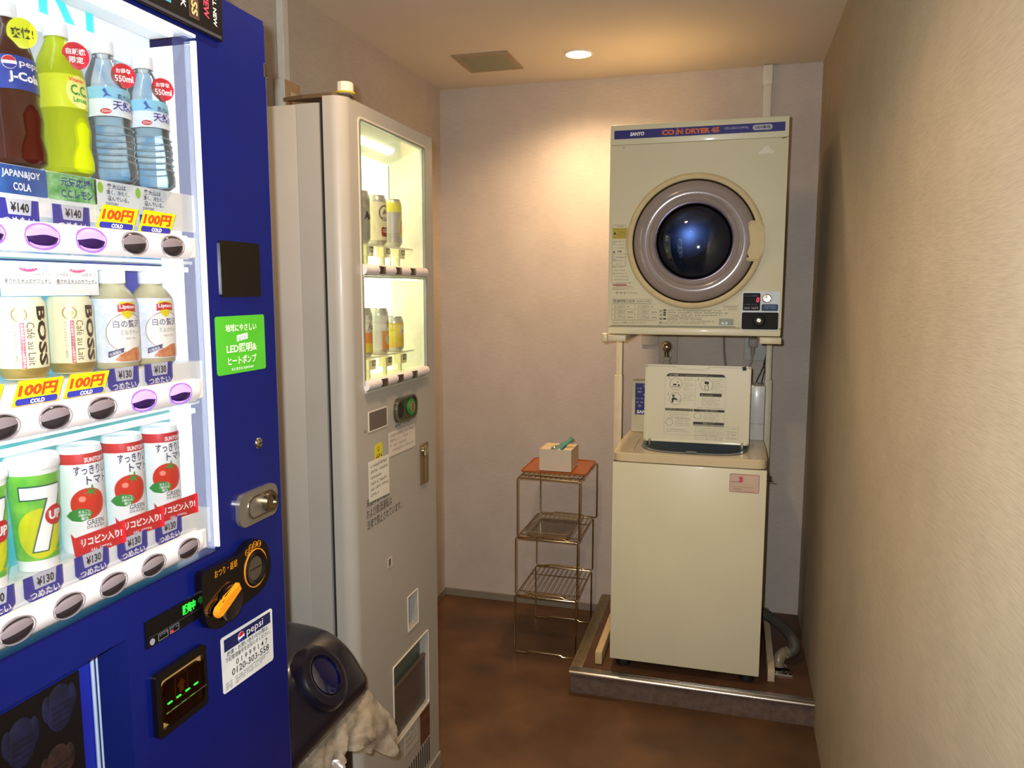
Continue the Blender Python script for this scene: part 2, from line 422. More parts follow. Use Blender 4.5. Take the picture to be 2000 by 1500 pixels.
obj('side_diffuser', B().box(XB, BX-.003, wy0-.004, wy0, LS[3], LS[0]-.012), emat('diffuser_white', 'eaf6ff', SIDE_E), vm)
obj('top_liner', B().box(XB-.006, BX-.004, wy0, wy1, LS[0]-.001, LS[0]+.004), WPL, vm)
TUBE = emat('cold_tube', 'e8f4ff', STRIP_E)
obj('light_tube', B().box(BX-.016, BX-.008, wy0+.02, wy1-.03, LS[0]-.012, LS[0]-.004, bev=.002), TUBE, vm, smooth=True)
for k in (1, 2): obj('light_tube', B().box(BX-.02, BX-.012, wy0+.02, wy1-.02, LS[k]-.010, LS[k]-.004), emat('cold_fill_strip', 'e8f4ff', STRIP_E*.4), vm)  # added strips hidden behind the rails to brighten the lower two rows
for k, z in ((0, 1.5462), (1, 1.3195), (2, 1.1075)):
    b = B(); b.box(XB, BX-.0162, wy0, wy1, z-.003, z); b.box(BX-.016, BX-.012, wy0, wy1, z-.05, z)
    obj('shelf', b, WPL, vm)
for z in (1.453, 1.2585): obj('shelf', B().box(XB, BX-.02, wy0, wy1, z, z+.004), WPL, vm)
obj('window_glass', B().box(BX-.0045, BX-.0035, wy0, wy1, wz0, wz1), clear('window_glass_clear', 'ffffff', .35), vm)
# button rails
YS = [.6015, .6675, .733, .8005, .8675]
K = (.692/.705)
LIT = emat('lit_button', '8a58f0', .8, base='8458c8'); 
def buttons(zc, lit, y_end, ys):
    zz = 1.42+(zc-1.42)*K
    r = B(L_)
    P = [(-.0025, -.0155), (.004, -.0155), (.009, -.011), (.0118, -.004), (.0118, .004), (.009, .011), (.004, .0155), (-.0025, .0155)]
    r._add([(u, zz+z, w) for u in (wy0+.01, y_end*K) for w, z in P], [tuple(range(8)), tuple(range(8, 16))]+[(i, (i+1) % 8, 8+(i+1) % 8, 8+i) for i in range(8)])
    es = [e for e in r.bm.edges if all(abs(v.co.x-y_end*K) < 1e-6 for v in e.verts)]
    bmesh.ops.bevel(r.bm, geom=es, offset=.004, segments=3, affect='EDGES')
    rail = obj('button_rail', r, IVORY, vm, smooth=True)
    e = B(L_); e.box(y_end*K-.001, y_end*K+.012, zz-.0135, zz+.0135, -.002, .006, bev=.002); obj('rail_bracket', e, mat('grey_bracket', 'cfcbc9', .4), rail)
    for i, y in enumerate(ys):
        u = y*K; on = lit[i]
        bt = obj('button', B(L_).dome(u, zz, .0205, .0125, .0105, .0045, 32, 4), emat('lit_dome', 'c2a4ff', 1.15, base='8458c8') if on else mat('button_dark', '2b2528', .12, coat=.6), rail, smooth=True, label='selection button glowing violet' if on else None)
        rg = B(L_); rg.poly(ell(u, zz, .0222, .0138), .0096, .0122, hole=ell(u, zz, .0205, .0124)); obj('button_ring', rg, LIT if on else mat('button_ring', 'b8aeb2', .2, .5), rail)
        if on:
            q = ell(u, zz, .0203, .0122, 24, 190, 350); b = B(L_); V = []
            for x, y_ in q:
                d = 1-((x-u)/.0205)**2-((y_-zz)/.0125)**2; V.append((x, y_-.0, .0108+.0045*math.sqrt(max(0, d))))
            # dark lower half, a shallow skin over the dome
            n = 14; m = 4; G = []
            for i_ in range(n+1):
                x = -.0198+.0396*i_/n; lo = -.0125*math.sqrt(1-(x/.0205)**2); hi = .0005+.0012*math.cos(x/.0205*3)
                for j in range(m+1):
                    yy = lo+(max(hi, lo)-lo)*j/m; G.append((u+x, zz+yy, .0107+.0045*math.sqrt(max(0, 1-(x/.0205)**2-(yy/.0125)**2))))
            b._add(G, [(i_*(m+1)+j, (i_+1)*(m+1)+j, (i_+1)*(m+1)+j+1, i_*(m+1)+j+1) for i_ in range(n) for j in range(m)])
            obj('button_shade', b, mat('button_violet_dark', '2a1348', .2, coat=.5), rail, smooth=True)
        else:
            b = B(L_); n = 14; m = 4; G = []
            for i_ in range(n+1):
                x = -.0198+.0396*i_/n; hi = .0125*math.sqrt(1-(x/.0205)**2); lo = -.0005+.002*(x/.0205)
                for j in range(m+1):
                    yy = lo+(hi-lo)*j/m; G.append((u+x, zz+yy, .0107+.0045*math.sqrt(max(0, 1-(x/.0205)**2-(yy/.0125)**2))))
            b._add(G, [(i_*(m+1)+j, (i_+1)*(m+1)+j, (i_+1)*(m+1)+j+1, i_*(m+1)+j+1) for i_ in range(n) for j in range(m)])
            obj('button_cover', b, mat('button_grey', '7d7276', .2, coat=.5), rail, smooth=True)
    return rail
YX = [.535]
buttons(1.4747, [1, 1, 1, 1, 0, 0][1:] if 0 else [1, 1, 1, 0, 0], .909, YS)
buttons(1.2807, [0, 0, 0, 1, 1], .911, YS)
buttons(1.0665, [0, 0, 0, 0, 0], .902, YS)
# price tags
def price_tag(y, zb, price, row):
    g = B(FL(-.7145)); pts = rrect(y-.025, y+.025, zb, zb+.028, .009); pts = [(u, v if v < zb+.014 else max(v, zb+.028) if False else v) for u, v in pts]
    g.poly([(y-.025, zb+.029), (y-.025, zb+.008), (y-.02, zb+.002), (y-.014, zb), (y+.014, zb), (y+.02, zb+.002), (y+.025, zb+.008), (y+.025, zb+.029)], 0, .001)
    tg = obj('price_tag', g, PRB, vm)
    obj('price_slip', B(FL(-.7145)).poly([(y-.014, zb+.029), (y-.012, zb+.013), (y+.014, zb+.013), (y+.016, zb+.029)], .001, .0016), mat('slip_grey', 'c3c6d4', .5), tg)
    obj('lettering', B(FL(-.7145)).text(price, y+.001, zb+.0155, .010, .0021, bold=.03, al='c', fit=.022), PRK, tg)
    obj('lettering', B(FL(-.7145)).text('つめたい', y, zb+.0025, .0085, .0015, bold=.012, al='c', fit=.038), PRW, tg)
def sale_tag(y, zb):
    M = Matrix.Translation((-.7105, y, zb)) @ Matrix.Rotation(rad(14), 4, 'Y') @ FL(0)
    g = B(M); g.poly([(-.0305, .002), (.026, -.001), (.0305, .028), (-.025, .029)], 0, .001); tg = obj('sale_tag', g, PRY, vm)
    obj('lettering', B(M).text('100円', -.002, .011, .0145, .0018, bold=.05, al='c', fit=.048, shear=.1), PRO, tg)
    obj('tag_band', B(M).poly(rrect(-.027, .025, .0022, .0092, .003), .001, .0015), PRB, tg)
    obj('lettering', B(M).text('COLD', -.001, .0032, .0048, .0021, bold=.04, al='c', fit=.018), PRW, tg)
for y in (.647, .715): price_tag(y, 1.4825, '¥140', 0)
for y in (.782, .845): price_tag(y, 1.4825, '¥100', 0)
sale_tag(.775, 1.4885); sale_tag(.841, 1.4885)
sale_tag(.575, 1.2975); sale_tag(.648, 1.2975); sale_tag(.713, 1.2975)
price_tag(.777, 1.2955, '¥130', 1); price_tag(.838, 1.2955, '¥130', 1)
for y in (.583, .644, .711, .775, .84): price_tag(y, 1.085, '¥130', 2)
# head sign: black strip with printed bottles and words
sg = obj('header_sign', B(L_).box(.2, .983, 1.762, VT+.004, 0, .006, bev=.001), BLK, vm, label='black advertising strip with gold and white words')
q = B(L_)
obj('lettering', B(L_).text('ALL NEW', .962, 1.822, .0075, .0066, rot=-pi/2, bold=.02), PRW, sg)
obj('lettering', B(L_).text('NEW', .942, 1.815, .011, .0066, rot=-pi/2, bold=.03, fit=.032), mat('print_pink', 'd83a5a', .5), sg)
obj('sign_panel', B(L_).box(.912, .932, 1.774, 1.826, .006, .0066), mat('print_cocoa', '3d2b22', .5), sg)
obj('lettering', B(L_).text('BOSS', .916, 1.824, .0125, .0072, rot=-pi/2, bold=.03, fit=.046), mat('print_gold', 'cdb478', .45), sg)
obj('lettering', B(L_).text('BLACK', .896, 1.826, .010, .0066, rot=-pi/2, bold=.01, fit=.044), PRW, sg)
for y, c1, c2 in ((.868, '3f9fb0', 'd8762c'), (.842, 'd9742a', 'c9a04a'), (.815, '2a7a9c', 'c9c2b0')):
    obj('sign_panel', B(L_).box(y-.008, y+.01, 1.779, 1.826, .006, .0066), mat('print_'+c1, c1, .5), sg)
    obj('sign_panel', B(L_).box(y-.007, y+.009, 1.782, 1.796, .0066, .0071), mat('print_'+c2, c2, .5), sg)
obj('sign_lip', B(L_).box(.2, .978, 1.764, 1.768, .006, .0068), mat('grey_line', '3b3a44', .4), sg)
# right column fittings
dp = obj('card_reader_panel', B(L_).poly(rrect(.9595, 1.055, 1.4075, 1.488, .004), 0, .0025), mat('smoked_panel', '17140f', .18), vm, label='dark square smoked glass panel')
st = obj('eco_sticker', B(L_).poly(rrect(.9435, 1.063, 1.2955, 1.380, .004), 0, .0008), mat('sticker_green', '4fb52c', .45), vm, label='green sticker with white Japanese lettering')
cy = 1.003
for s_, v, h, f in (('地球にやさしい', 1.357, .011, .076), ('LED照明&', 1.3255, .0135, .074), ('ヒートポンプ', 1.3085, .0125, .070)):
    obj('lettering', B(L_).text(s_, cy, v, h, .0013, bold=.02, al='c', fit=f), mat('print_pale', 'eef7d8', .5), st)
obj('sticker_panel', B(L_).poly([(.992, 1.342), (1.018, 1.345), (1.018, 1.354), (.992, 1.351)], .0008, .0011), PRW, st)
obj('lettering', B(L_).text('省エネ!', 1.005, 1.3435, .007, .0016, al='c', fit=.021, rot=.08), PRG, st)
obj('lettering', B(L_).text('水と生きる SUNTORY', 1.003, 1.3, .0045, .0013, bold=.01, al='c', fit=.055), PRW, st)
lk = obj('key_lock', B(L_).dome(1.0365, 1.181, .0088, .0088, 0, .004, 24), CHR, vm, smooth=True)
obj('keyhole', B(L_).box(1.033, 1.039, 1.180, 1.182, .0035, .0046), BLKM, lk)
cr = obj('coin_return_lock', B(L_).poly(rrect(.9713, 1.0725, 1.061, 1.112, .016, 8), 0, .007), mat('nickel_plate', 'b5aea4', .3, .85), vm, label='rounded silver lock plate with round key cylinder')
obj('lock_well', B(L_).poly(rrect(.992, 1.066, 1.068, 1.104, .0165, 8), .007, .0082, hole=rrect(.995, 1.063, 1.071, 1.101, .0145, 8)), CHR, cr)
b = B(L_); b.poly(ell(1.044, 1.0865, .0155), .007, .016, hole=ell(1.044, 1.0865, .0105)); obj('lock_collar', b, mat('brass_chrome', 'b3a88c', .2, 1.), cr, smooth=True)
b = B(L_); b.poly(ell(1.044, 1.0865, .0100), .008, .0135); b.box(1.0435, 1.0455, 1.083, 1.092, .0135, .0142); obj('lock_cylinder', b, CHR, cr, smooth=True)
# black coin inlet with orange return lever
P = [(.8735, 1.026), (.8730, .990), (.8745, .974), (.8785, .958), (.885, .946), (.8985, .9395), (.9120, .937), (.9260, .9385), (.9400, .943), (.9560, .948), (.9760, .9505), (.9960, .952), (1.012, .9545), (1.0235, .9595), (1.0325, .969), (1.0372, .982), (1.0370, .998), (1.0340, 1.012), (1.0270, 1.0245), (1.0160, 1.034), (1.002, 1.0385), (.988, 1.0385), (.9760, 1.035), (.9660, 1.030), (.9560, 1.0285), (.930, 1.0290), (.8780, 1.0305)][::-1]
ci = obj('coin_inlet', B(L_).poly(P[::1], 0, .012), mat('glossy_black', '0a0708', .14, coat=.6), vm, smooth=False, label='glossy black coin inlet moulding')
ORL = mat('orange_line', 'd98a1a', .4); ic = (.9975, .9945)
obj('orange_ring', B(L_).poly(ell(*ic, .0285, .0300), .012, .0135, hole=ell(*ic, .0270, .0285)), ORL, ci)
obj('slot_bezel', B(L_).lathe([(.0262, .012), (.0255, .0155), (.0215, .0150), (.0180, .0125)], (*ic, 0), 40), BLK, ci, smooth=True)
obj('slot_plate', B(L_).poly(ell(ic[0]-.002, ic[1], .0182), .012, .013), mat('brass_plate', '9c9280', .3, .9), ci)
obj('coin_slot', B(L_).box(ic[0]-.015, ic[0]+.014, ic[1]-.001, ic[1]+.001, .013, .0134), BLKM, ci)
for k, (y, z) in enumerate(((.9785, 1.0245), (.9880, 1.0295), (.9985, 1.0310), (1.0090, 1.0290))):
    obj('coin_mark', B(L_).poly(ell(y, z, .0050), .012, .0125, hole=ell(y, z, .0044)), ORL, ci)
    obj('lettering', B(L_).text(('500', '100', '50', '10')[k], y, z-.0018, .0036, .0124, al='c', fit=.006), ORL, ci)
obj('lettering', B(L_).text('おつり・返却', .9265, 1.0125, .0115, .0126, bold=.01, al='c', fit=.052), ORL, ci)
b = B(L_); b.lathe([(.0005, .0125), (.022, .0135), (.0265, .016), (.027, .012)], (.932, .966, 0), 36); obj('lever_dish', b, mat('dish_black', '100c0e', .1, coat=.8), ci, smooth=True)
# lever: tapered blade
lv = B(L_); ax = Vector((.896, .966)); bx_ = Vector((.9455, .9870)); d = (bx_-ax).normalized(); n_ = Vector((-d.y, d.x))
Q = [ax-d*.0075+n_*.004, ax-d*.0075-n_*.004, ax-n_*.010, ax+d*.010-n_*.0095, ax+d*.020-n_*.0050, bx_-n_*.0070, bx_+n_*.0070, ax+d*.022+n_*.0050, ax+d*.010+n_*.0090, ax+n_*.009]
lv.poly([(q.x, q.y) for q in Q], .0145, .0235)
bmesh.ops.bevel(lv.bm, geom=lv.bm.edges[:], offset=.0022, segments=2, affect='EDGES')
obj('return_lever', lv, mat('orange_lever', 'e8921a', .35, coat=.2), ci, smooth=True, label='orange coin return lever')
# status display
ds = obj('status_display', B(L_).poly([(.776, 1.0), (.776, .9638), (.8786, .9638), (.8786, .9985), ][::-1], 0, .002), mat('display_black', '0d0c0e', .2), vm, label='black display strip with green lit characters')
obj('lettering', B(L_).text('販売中', .8700, .9805, .0140, .0026, bold=.03, al='r', fit=.026), emat('led_green', '27ff3a', 2.2, base='104010'), ds)
obj('display_line', B(L_).box(.782, .878, .9765, .9770, .002, .0024), mat('grey_line', '6b6f78', .5), ds)
for a_, c_ in ((.797, .815), (.8185, .836)):
    obj('display_window', B(L_).poly(rrect(a_, c_, .9655, .975, .0004, 1), .002, .0024, hole=rrect(a_+.0006, c_-.0006, .9661, .9744, .0004, 1)), mat('grey_line2', '70747c', .5), ds)
obj('display_lamp', B(L_).box(.8205, .8245, .9665, .9697, .002, .0027), emat('led_red', 'ff2340', 1.2, base='400808'), ds)
obj('display_dot', B(L_).poly(ell(.786, .970, .0042), .002, .0026), mat('grey_dot', '8a8e98', .4), ds)
b = B(L_); b.dashes(.799, .813, .9715, .0024, .0026, seed=4); b.dashes(.820, .834, .9715, .0024, .0026, seed=5); b.text('円', .859, .9775, .0045, .0026); obj('small_print', b, mat('grey_line2', '70747c', .5), ds)
# banknote slot
bn = obj('banknote_slot', B(L_).poly(rrect(.781, .880, .838, .926, .006), 0, .008, hole=rrect(.790, .874, .846, .9145, .005)), mat('glossy_black2', '0b0908', .2, coat=.4), vm, label='black framed banknote slot with green lights')
obj('note_tray', B(L_).poly([(.790, .846), (.874, .846), (.874, .9145), (.790, .9145)], .001, .003), mat('bronze_smoke', 'a8824c', .4), bn)
obj('note_window', B(L_).poly(rrect(.794, .871, .850, .908, .010), .003, .010), clear('smoked_clear', 'b89c78', .6, .05), bn, smooth=True)
b = B(L_); b.poly(rrect(.8205, .846, .872, .904, .0006, 1), .0032, .0037, hole=rrect(.8213, .8452, .8728, .9032, .0006, 1))
b.poly([(.8245, .888), (.833, .8985), (.8415, .888), (.837, .888), (.837, .879), (.829, .879), (.829, .888)], .0033, .0037); obj('arrow_mark', b, mat('arrow_orange', 'b0662c', .5), bn)
for y in (.7975, .8145, .832, .849): obj('green_lamp', B(L_).box(y, y+.008, .8795, .8812, .0101, .0112), emat('led_green', '27ff3a', 2.2, base='104010'), bn)
obj('slot_lip', B(L_).box(.792, .873, .868, .870, .010, .0125, bev=.0006), CHR, bn)
# service sticker
sv = obj('service_sticker', B(L_).poly([(.9235, .827), (.926, .8245), (1.049, .8185), (1.0525, .8215), (1.0535, .903), (1.05, .906), (.926, .9115), (.9225, .909)][::-1], 0, .0008), mat('sticker_white', 'dcdcd8', .45), vm, label='white service sticker with phone number')
obj('sticker_header', B(L_).poly([(.929, .8875), (1.047, .884), (1.047, .902), (.929, .9065)], .0008, .0012), PRN, sv)
obj('lettering', B(L_).text('pepsi', .983, .887, .0145, .0017, al='l', fit=.043, rot=-.03), PRW, sv)
b = B(L_); b.poly(ell(.970, .8945, .0078), .0012, .0015); obj('emblem', b, PRW, sv)
obj('emblem_half', B(L_).poly(ell(.970, .8945, .0075, None, 16, 20, 165)+[(.966, .8955), (.972, .8955)], .0015, .0018), PRR, sv)
obj('emblem_half', B(L_).poly(ell(.970, .8945, .0075, None, 16, 200, 345)+[(.974, .893), (.968, .892)], .0015, .0018), PRB, sv)
for s_, v, h, f, u in (('故障・お問い合わせの際は、', .8765, .0075, .108, .988), ('下記管理番号をお知らせください。', .868, .0075, .115, .988), ('0 1 9 9 9 1 4 7', .8555, .0085, .082, .996), ('0120-303-558', .8425, .0105, .096, .992)):
    obj('lettering', B(L_).text(s_, u, v, h, .0013, bold=.008, al='c', fit=f, rot=-.03), PRK, sv)
b = B(L_)
for k in range(3): b.dashes(.952, 1.04-.01*k, .8365-k*.004, .0028, .0012, seed=20+k); b.dashes(.929, .945, .8365-k*.004, .0028, .0012, seed=30+k)
obj('small_print', b, PRK, sv)
# recess with poster
obj('recess_cheek', B()._add([(BX, ry1, .28), (BX, ry1, rz1), (-.737, ry1-.024, .28), (-.737, ry1-.024, rz1), (-.74, ry1, .28), (-.74, ry1, rz1)], [(0, 1, 3, 2), (2, 3, 5, 4), (4, 5, 1, 0), (0, 2, 4), (1, 5, 3)]) and None or (lambda q: (q._add([(BX, ry1, .28), (BX, ry1, rz1), (-.737, ry1-.024, .28), (-.737, ry1-.024, rz1), (-.74, ry1, .28), (-.74, ry1, rz1)], [(0, 1, 3, 2), (2, 3, 5, 4), (4, 5, 1, 0), (0, 2, 4), (1, 5, 3)]), q)[1])(B()), NAVYP, vm)
po = obj('poster_panel', B(FL(-.74)).box(y0, ry1-.024, .28, rz1, -.004, .003), emat('poster_blue', '1420a0', .16, '1838c0', 3, base='101a80'), vm, label='blue bordered advertising panel with black centre')
obj('poster_black', B(FL(-.74)).box(y0+.04, .702, .33, .969, .003, .004), mat('poster_black', '100d0f', .3), po)
b = B(FL(-.74)); b.tube([(ry1-.026, .28, .006), (ry1-.026, rz1, .006)], .0022, 6); b.tube([(ry1-.0205, .28, .0075), (ry1-.0205, rz1-.002, .0075)], .0014, 6); obj('poster_frame', b, mat('frame_pale', 'b8c8de', .3, .3), po, smooth=True)
PV = mat('poster_violet', '1b1a3a', .6, col2='100e1c', sc=60); PBr = mat('poster_brown', '38211a', .6, col2='180d0a', sc=60)
for y, z, m_ in ((.620, .925, PV), (.672, .938, PV), (.664, .868, PBr), (.615, .85, PV)):
    b = B(FL(-.7358)); b.dome(y, z, .019, .028, 0, .0016, 20, 3); b.dome(y-.017, z+.006, .007, .016, 0, .001, 12, 2); b.dome(y+.017, z+.006, .007, .016, 0, .001, 12, 2)
    o = obj('poster_figure', b, m_, po, smooth=True, label='blurred dark garment shape on poster')
    b = B(FL(-.7358))
    for k in range(4): b.box(y-.012, y+.012, z-.018+k*.007, z-.0165+k*.007, .0014, .0019)
    obj('poster_stripes', b, mat('poster_dark', '1a1420', .5), o)

# ------------------------------------------------------------------ the drinks in the window
def loc_thing(name, label, cat, loc, group, rot=None, turn=True):
    if turn and loc[0] < -.72 and loc[1] < 1 and 'card' not in name: rot = (0, rot[1] if rot else 0, rad(-14))
    o = thing(name, label, cat, loc, group, rot, local=True); return o
def band(prof, n=40): return B().lathe(prof, n=n, a0=-180, a1=180)
def prof_range(prof, z0, z1, e):
    """slice of a lathe profile between heights, pushed out by e"""
    def r_at(z):
        for (r1, h1), (r2, h2) in zip(prof, prof[1:]):
            if h1 <= z <= h2 and h2 > h1: return r1+(r2-r1)*(z-h1)/(h2-h1)
        return prof[-1][0]
    zs = [z0]+[h for r, h in prof if z0 < h < z1]+[z1]
    return [(r_at(z)+e, z) for z in zs]
G1, G2, G3 = 'bottles in the top row of the blue machine', 'drinks in the middle row of the blue machine', 'cups and cans in the bottom row of the blue machine'
LEAN = (0, rad(-4), 0)
KR = 1.12
BP = [(r*KR, h) for r, h in [(.0005, 0), (.019, 0), (.023, .004), (.0235, .014), (.0218, .030), (.0235, .048), (.0215, .066), (.0222, .078), (.0222, .103), (.0215, .112), (.0185, .127), (.013, .140), (.0098, .149), (.0098, .152)]]
CAP = [(.0118, .150), (.0128, .151), (.0128, .166), (.011, .168), (.0005, .168)]
def bottle(name, label, y, liq, group=G1, x=-.730, z=1.5475):
    t = loc_thing(name, label, 'bottle', (x, y, z), group, LEAN)
    obj('body', B().lathe(BP, n=36), liq, t, smooth=True)
    cp = obj('cap', B().lathe(CAP, n=28), mat('bottle_cap_white', 'f4f4f4', .35), t, smooth=True)
    return t
def pop(t, r, u, z, rx, ry, m, lines, pm, name='round_sticker', lab=None):
    b = B(Matrix.Translation((r, u, z)) @ Matrix.Rotation(rad(-25), 4, 'Z') @ FL(0)); b.dome(0, 0, rx, ry, 0, .0015, 28, 2)
    o = obj(name, b, m, t, smooth=True, label=lab)
    for s_, v, h, f in lines:
        obj('lettering', B(Matrix.Translation((r, u, z)) @ Matrix.Rotation(rad(-25), 4, 'Z') @ FL(0)).text(s_, 0, v, h, .0022, bold=.02, al='c', fit=f), pm, o)
    return o
COLA = liquid('cola', '4a1a10', .35, .1); LEM = liquid('lemon_soda', 'd3e21c', .45, .1, .05)
# cola
t = bottle('cola_bottle', 'dark brown cola bottle with blue label at left of top row', YS[1], COLA)
lb = obj('label', band(prof_range(BP, .074, .108, .0006)), mat('label_blue', '1f3f9e', .35), t, smooth=True)
R = .0230*KR+.0002
obj('lettering', B().text('pepsi', -.003, .0955, .0085, .0004, cyl=R, bold=.01, fit=.027), PRW, lb)
obj('lettering', B().text('J-Cola', -.014, .080, .0115, .0004, cyl=R, bold=.035, fit=.033), PRW, lb)
obj('emblem', B().wrap(ell(-.012, .1, .0068), R+.0003), PRW, lb)
obj('emblem_half', B().wrap(ell(-.012, .1, .0064, None, 16, 15, 165), R+.0006), PRR, lb); obj('emblem_half', B().wrap(ell(-.012, .1, .0064, None, 16, 195, 345), R+.0006), PRB, lb)
pop(t, .0245, .004, .132, .0135, .0155, mat('pop_yellow', 'd9e01c', .4), [('爽快!', -.006, .011, .020)], PRK, lab='yellow round sticker with black lettering')
# lemon
t = bottle('lemon_soda_bottle', 'yellow-green lemon soda bottle with red round sticker', YS[2], LEM)
lb = obj('label', band(prof_range(BP, .070, .106, .0006)), mat('label_lemon', 'd9e32a', .35), t, smooth=True)
obj('label_disc', B().wrap(ell(.006, .088, .0155, .0175), R+.0002), mat('print_lemonpale', 'eef08a', .4), lb)
for s_, u, v, h, f, m_ in (('Vitamin', -.006, .0985, .0045, .018, PRO), ('C.C.', -.005, .084, .0115, .021, PRG), ('Lemon', -.003, .0765, .0058, .018, PRG)):
    obj('lettering', B().text(s_, u, v, h, .0006, cyl=R, bold=.03, fit=f), m_, lb)
pop(t, .0245, .006, .128, .0135, .0150, mat('pop_red', 'c8202e', .4), [('自販機', .0005, .0068, .019), ('限定', -.0085, .0072, .014)], PRW, lab='red round sticker with white lettering')
# water
def water(y, label):
    t = bottle('water_bottle', label, y, clear('pet_clear', 'f8fdff', 1.6, .05, .05))
    obj('water', B().lathe([(max(.0005, r-.0012), h+.0008) for r, h in BP[:10]], n=32), clear('water_fill', 'f2fafc', .8, .02, .03), t, smooth=True)
    for z in (.022, .030, .038, .046, .054, .062): obj('rib', B().lathe([(.0226*KR, z-.001), (.0240*KR, z), (.0226*KR, z+.001)], n=30), clear('rib_clear', 'e4eef2', 2.0, .1, .15), t, smooth=True)
    lb = obj('label', band(prof_range(BP, .074, .108, .0006)), mat('label_pale', 'e4eef6', .35), t, smooth=True)
    obj('label_sky', band(prof_range(BP, .094, .108, .0009)), mat('label_sky', '8fcdea', .35), lb, smooth=True)
    obj('lettering', B().text('奥大山の', -.004, .094, .0065, .0008, cyl=R, bold=.01, fit=.024), PRN, lb)
    obj('lettering', B().text('天然水', -.010, .081, .0115, .0008, cyl=R, bold=.02, fit=.034), mat('print_indigo', '2a2a86', .4), lb)
    obj('label_oval', B().wrap(ell(-.018, .079, .0062, .0032), R+.0006), PRR, lb)
    obj('lettering', B().text('550ml', -.018, .0775, .003, .001, cyl=R, al='c', fit=.0095), PRW, lb)
    b = B().wrap([(-.020, .103), (-.017, .106), (-.014, .099), (-.009, .096), (-.015, .097), (-.020, .0945), (-.017, .099)], R+.0008); obj('bird_mark', b, mat('print_bluebird', '2a5aa8', .4), lb)
    pop(t, .0245, .008, .124, .0135, .0145, mat('pop_red', 'c8202e', .4), [('お得な', .002, .006, .016), ('550ml', -.008, .0078, .020)], PRW, lab='red round sticker with white lettering')
    return t
water(YS[3], 'clear mineral water bottle standing next to the lemon soda')
water(YS[4], 'clear mineral water bottle at right end of top row')
# standing cards under row 1
def card(y, w_, label, m, lines, pm, extra=None):
    t = loc_thing('display_card', label, 'card', (-.7155, y, 1.5), 'cards in front of the top row bottles')
    F = FL(0); o = obj('card_sheet', B(F).poly(rrect(-w_, w_, .0165, .0455, .002), 0, .0008), m, t)
    for s_, u, v, h, f in lines: obj('lettering', B(F).text(s_, u, v, h, .0012, bold=.02, al='c', fit=f), pm, t)
    return t, F
card(.6525, .0335, 'dark blue card with white words under the cola bottle', mat('card_blue', '1d3f8c', .4, col2='2a6ab0', sc=60), [('JAPAN&JOY', .002, .032, .009, .046), ('COLA', .002, .0205, .008, .021)], PRW)
card(.7205, .0335, 'green card with blue lettering under the lemon soda', mat('card_green', '1f8a3c', .4, col2='a6dca0', sc=90), [('元気応援!', .005, .032, .010, .044), ('C.C.レモン', .005, .020, .009, .044)], mat('print_bluelet', '203a8c', .5))
for y, lab in ((.7805, 'pale card with navy lettering under the left water bottle'), (.8405, 'pale card with navy lettering under the right water bottle')):
    t, F = card(y, .0295, lab, mat('card_pale', 'dfe8ee', .4), [('奥大山は', .004, .037, .0062, .030), ('清く、冷たく、', .006, .0300, .0060, .036), ('澄んでいる。', .006, .0230, .0060, .034), ('SUNTORY', -.004, .0178, .0036, .020)], PRN)
    obj('leaf_mark', B(F).poly(ell(-.021, .037, .0042, .0065, 16), .0009, .0013), mat('leaf_green', '8cc63a', .4), t)
# row 2 : coffee cans and milk tea
CP = [(r*1.1, h) for r, h in [(.0005, .0), (.017, 0), (.0185, .001), (.0195, .004), (.0222, .012), (.0225, .02), (.0225, .078), (.0215, .084), (.0195, .0875), (.0195, .089), (.0175, .089), (.017, .087), (.0005, .087)]]
CREAM = mat('can_cream', 'eee6c0', .3, coat=.2)
def coffee(y, label):
    t = loc_thing('coffee_can', label, 'can', (-.7445, y, 1.322), G2)
    obj('body', B().lathe(CP, n=36), CREAM, t, smooth=True)
    obj('can_base', B().lathe([(.0187*1.1, .0015), (.0203*1.1, .004), (.0228*1.1, .012), (.0228*1.1, .013)], n=36), mat('can_gold', 'b9a05a', .3, .6), t, smooth=True)
    r = .0249
    obj('lettering', B().text('BOSS', .0035, .079, .0125, .0002, cyl=r, bold=.04, rot=-pi/2, fit=.064), mat('print_espresso', '33221a', .4), t)
    obj('lettering', B().text('Café au Lait', -.0075, .062, .0078, .0002, cyl=r, rot=-pi/2, fit=.046), mat('print_brown', '5a4630', .4), t)
    st = obj('red_strip', B().wrap([(-.0138, .012), (-.0095, .012), (-.0095, .062), (-.0138, .062)], r+.0001), mat('print_crimson', 'b02040', .4), t)
    obj('lettering', B().text('北海道産生クリーム&厳選牛乳', -.0130, .0605, .0028, .0004, cyl=r, rot=-pi/2, fit=.047), PRW, st)
    obj('lettering', B().text('カフェオレ[コーヒー飲料]', -.0205, .061, .0035, .0002, cyl=r, rot=-pi/2, fit=.042), mat('print_brown', '5a4630', .4), t)
    b = B().wrap(ell(-.0135, .0705, .0078, .0078, 24), r+.0001); e = obj('gold_medal', b, mat('print_goldish', 'a8925a', .35, .3), t)
    obj('medal_face', B().wrap(ell(-.0135, .0705, .0062, .0062, 24), r+.0003), CREAM, e); obj('medal_mark', B().wrap(ell(-.0132, .0700, .0035, .0042, 16), r+.0005), mat('print_goldish', 'a8925a', .35, .3), e)
    return t
coffee(YS[1], 'cream coffee can lying left in the middle row beside another'); coffee(YS[2], 'cream coffee can standing next to the milk tea bottles')
bpy.data.objects['coffee_can']['label'] = 'cream coffee can at left end of the middle row'
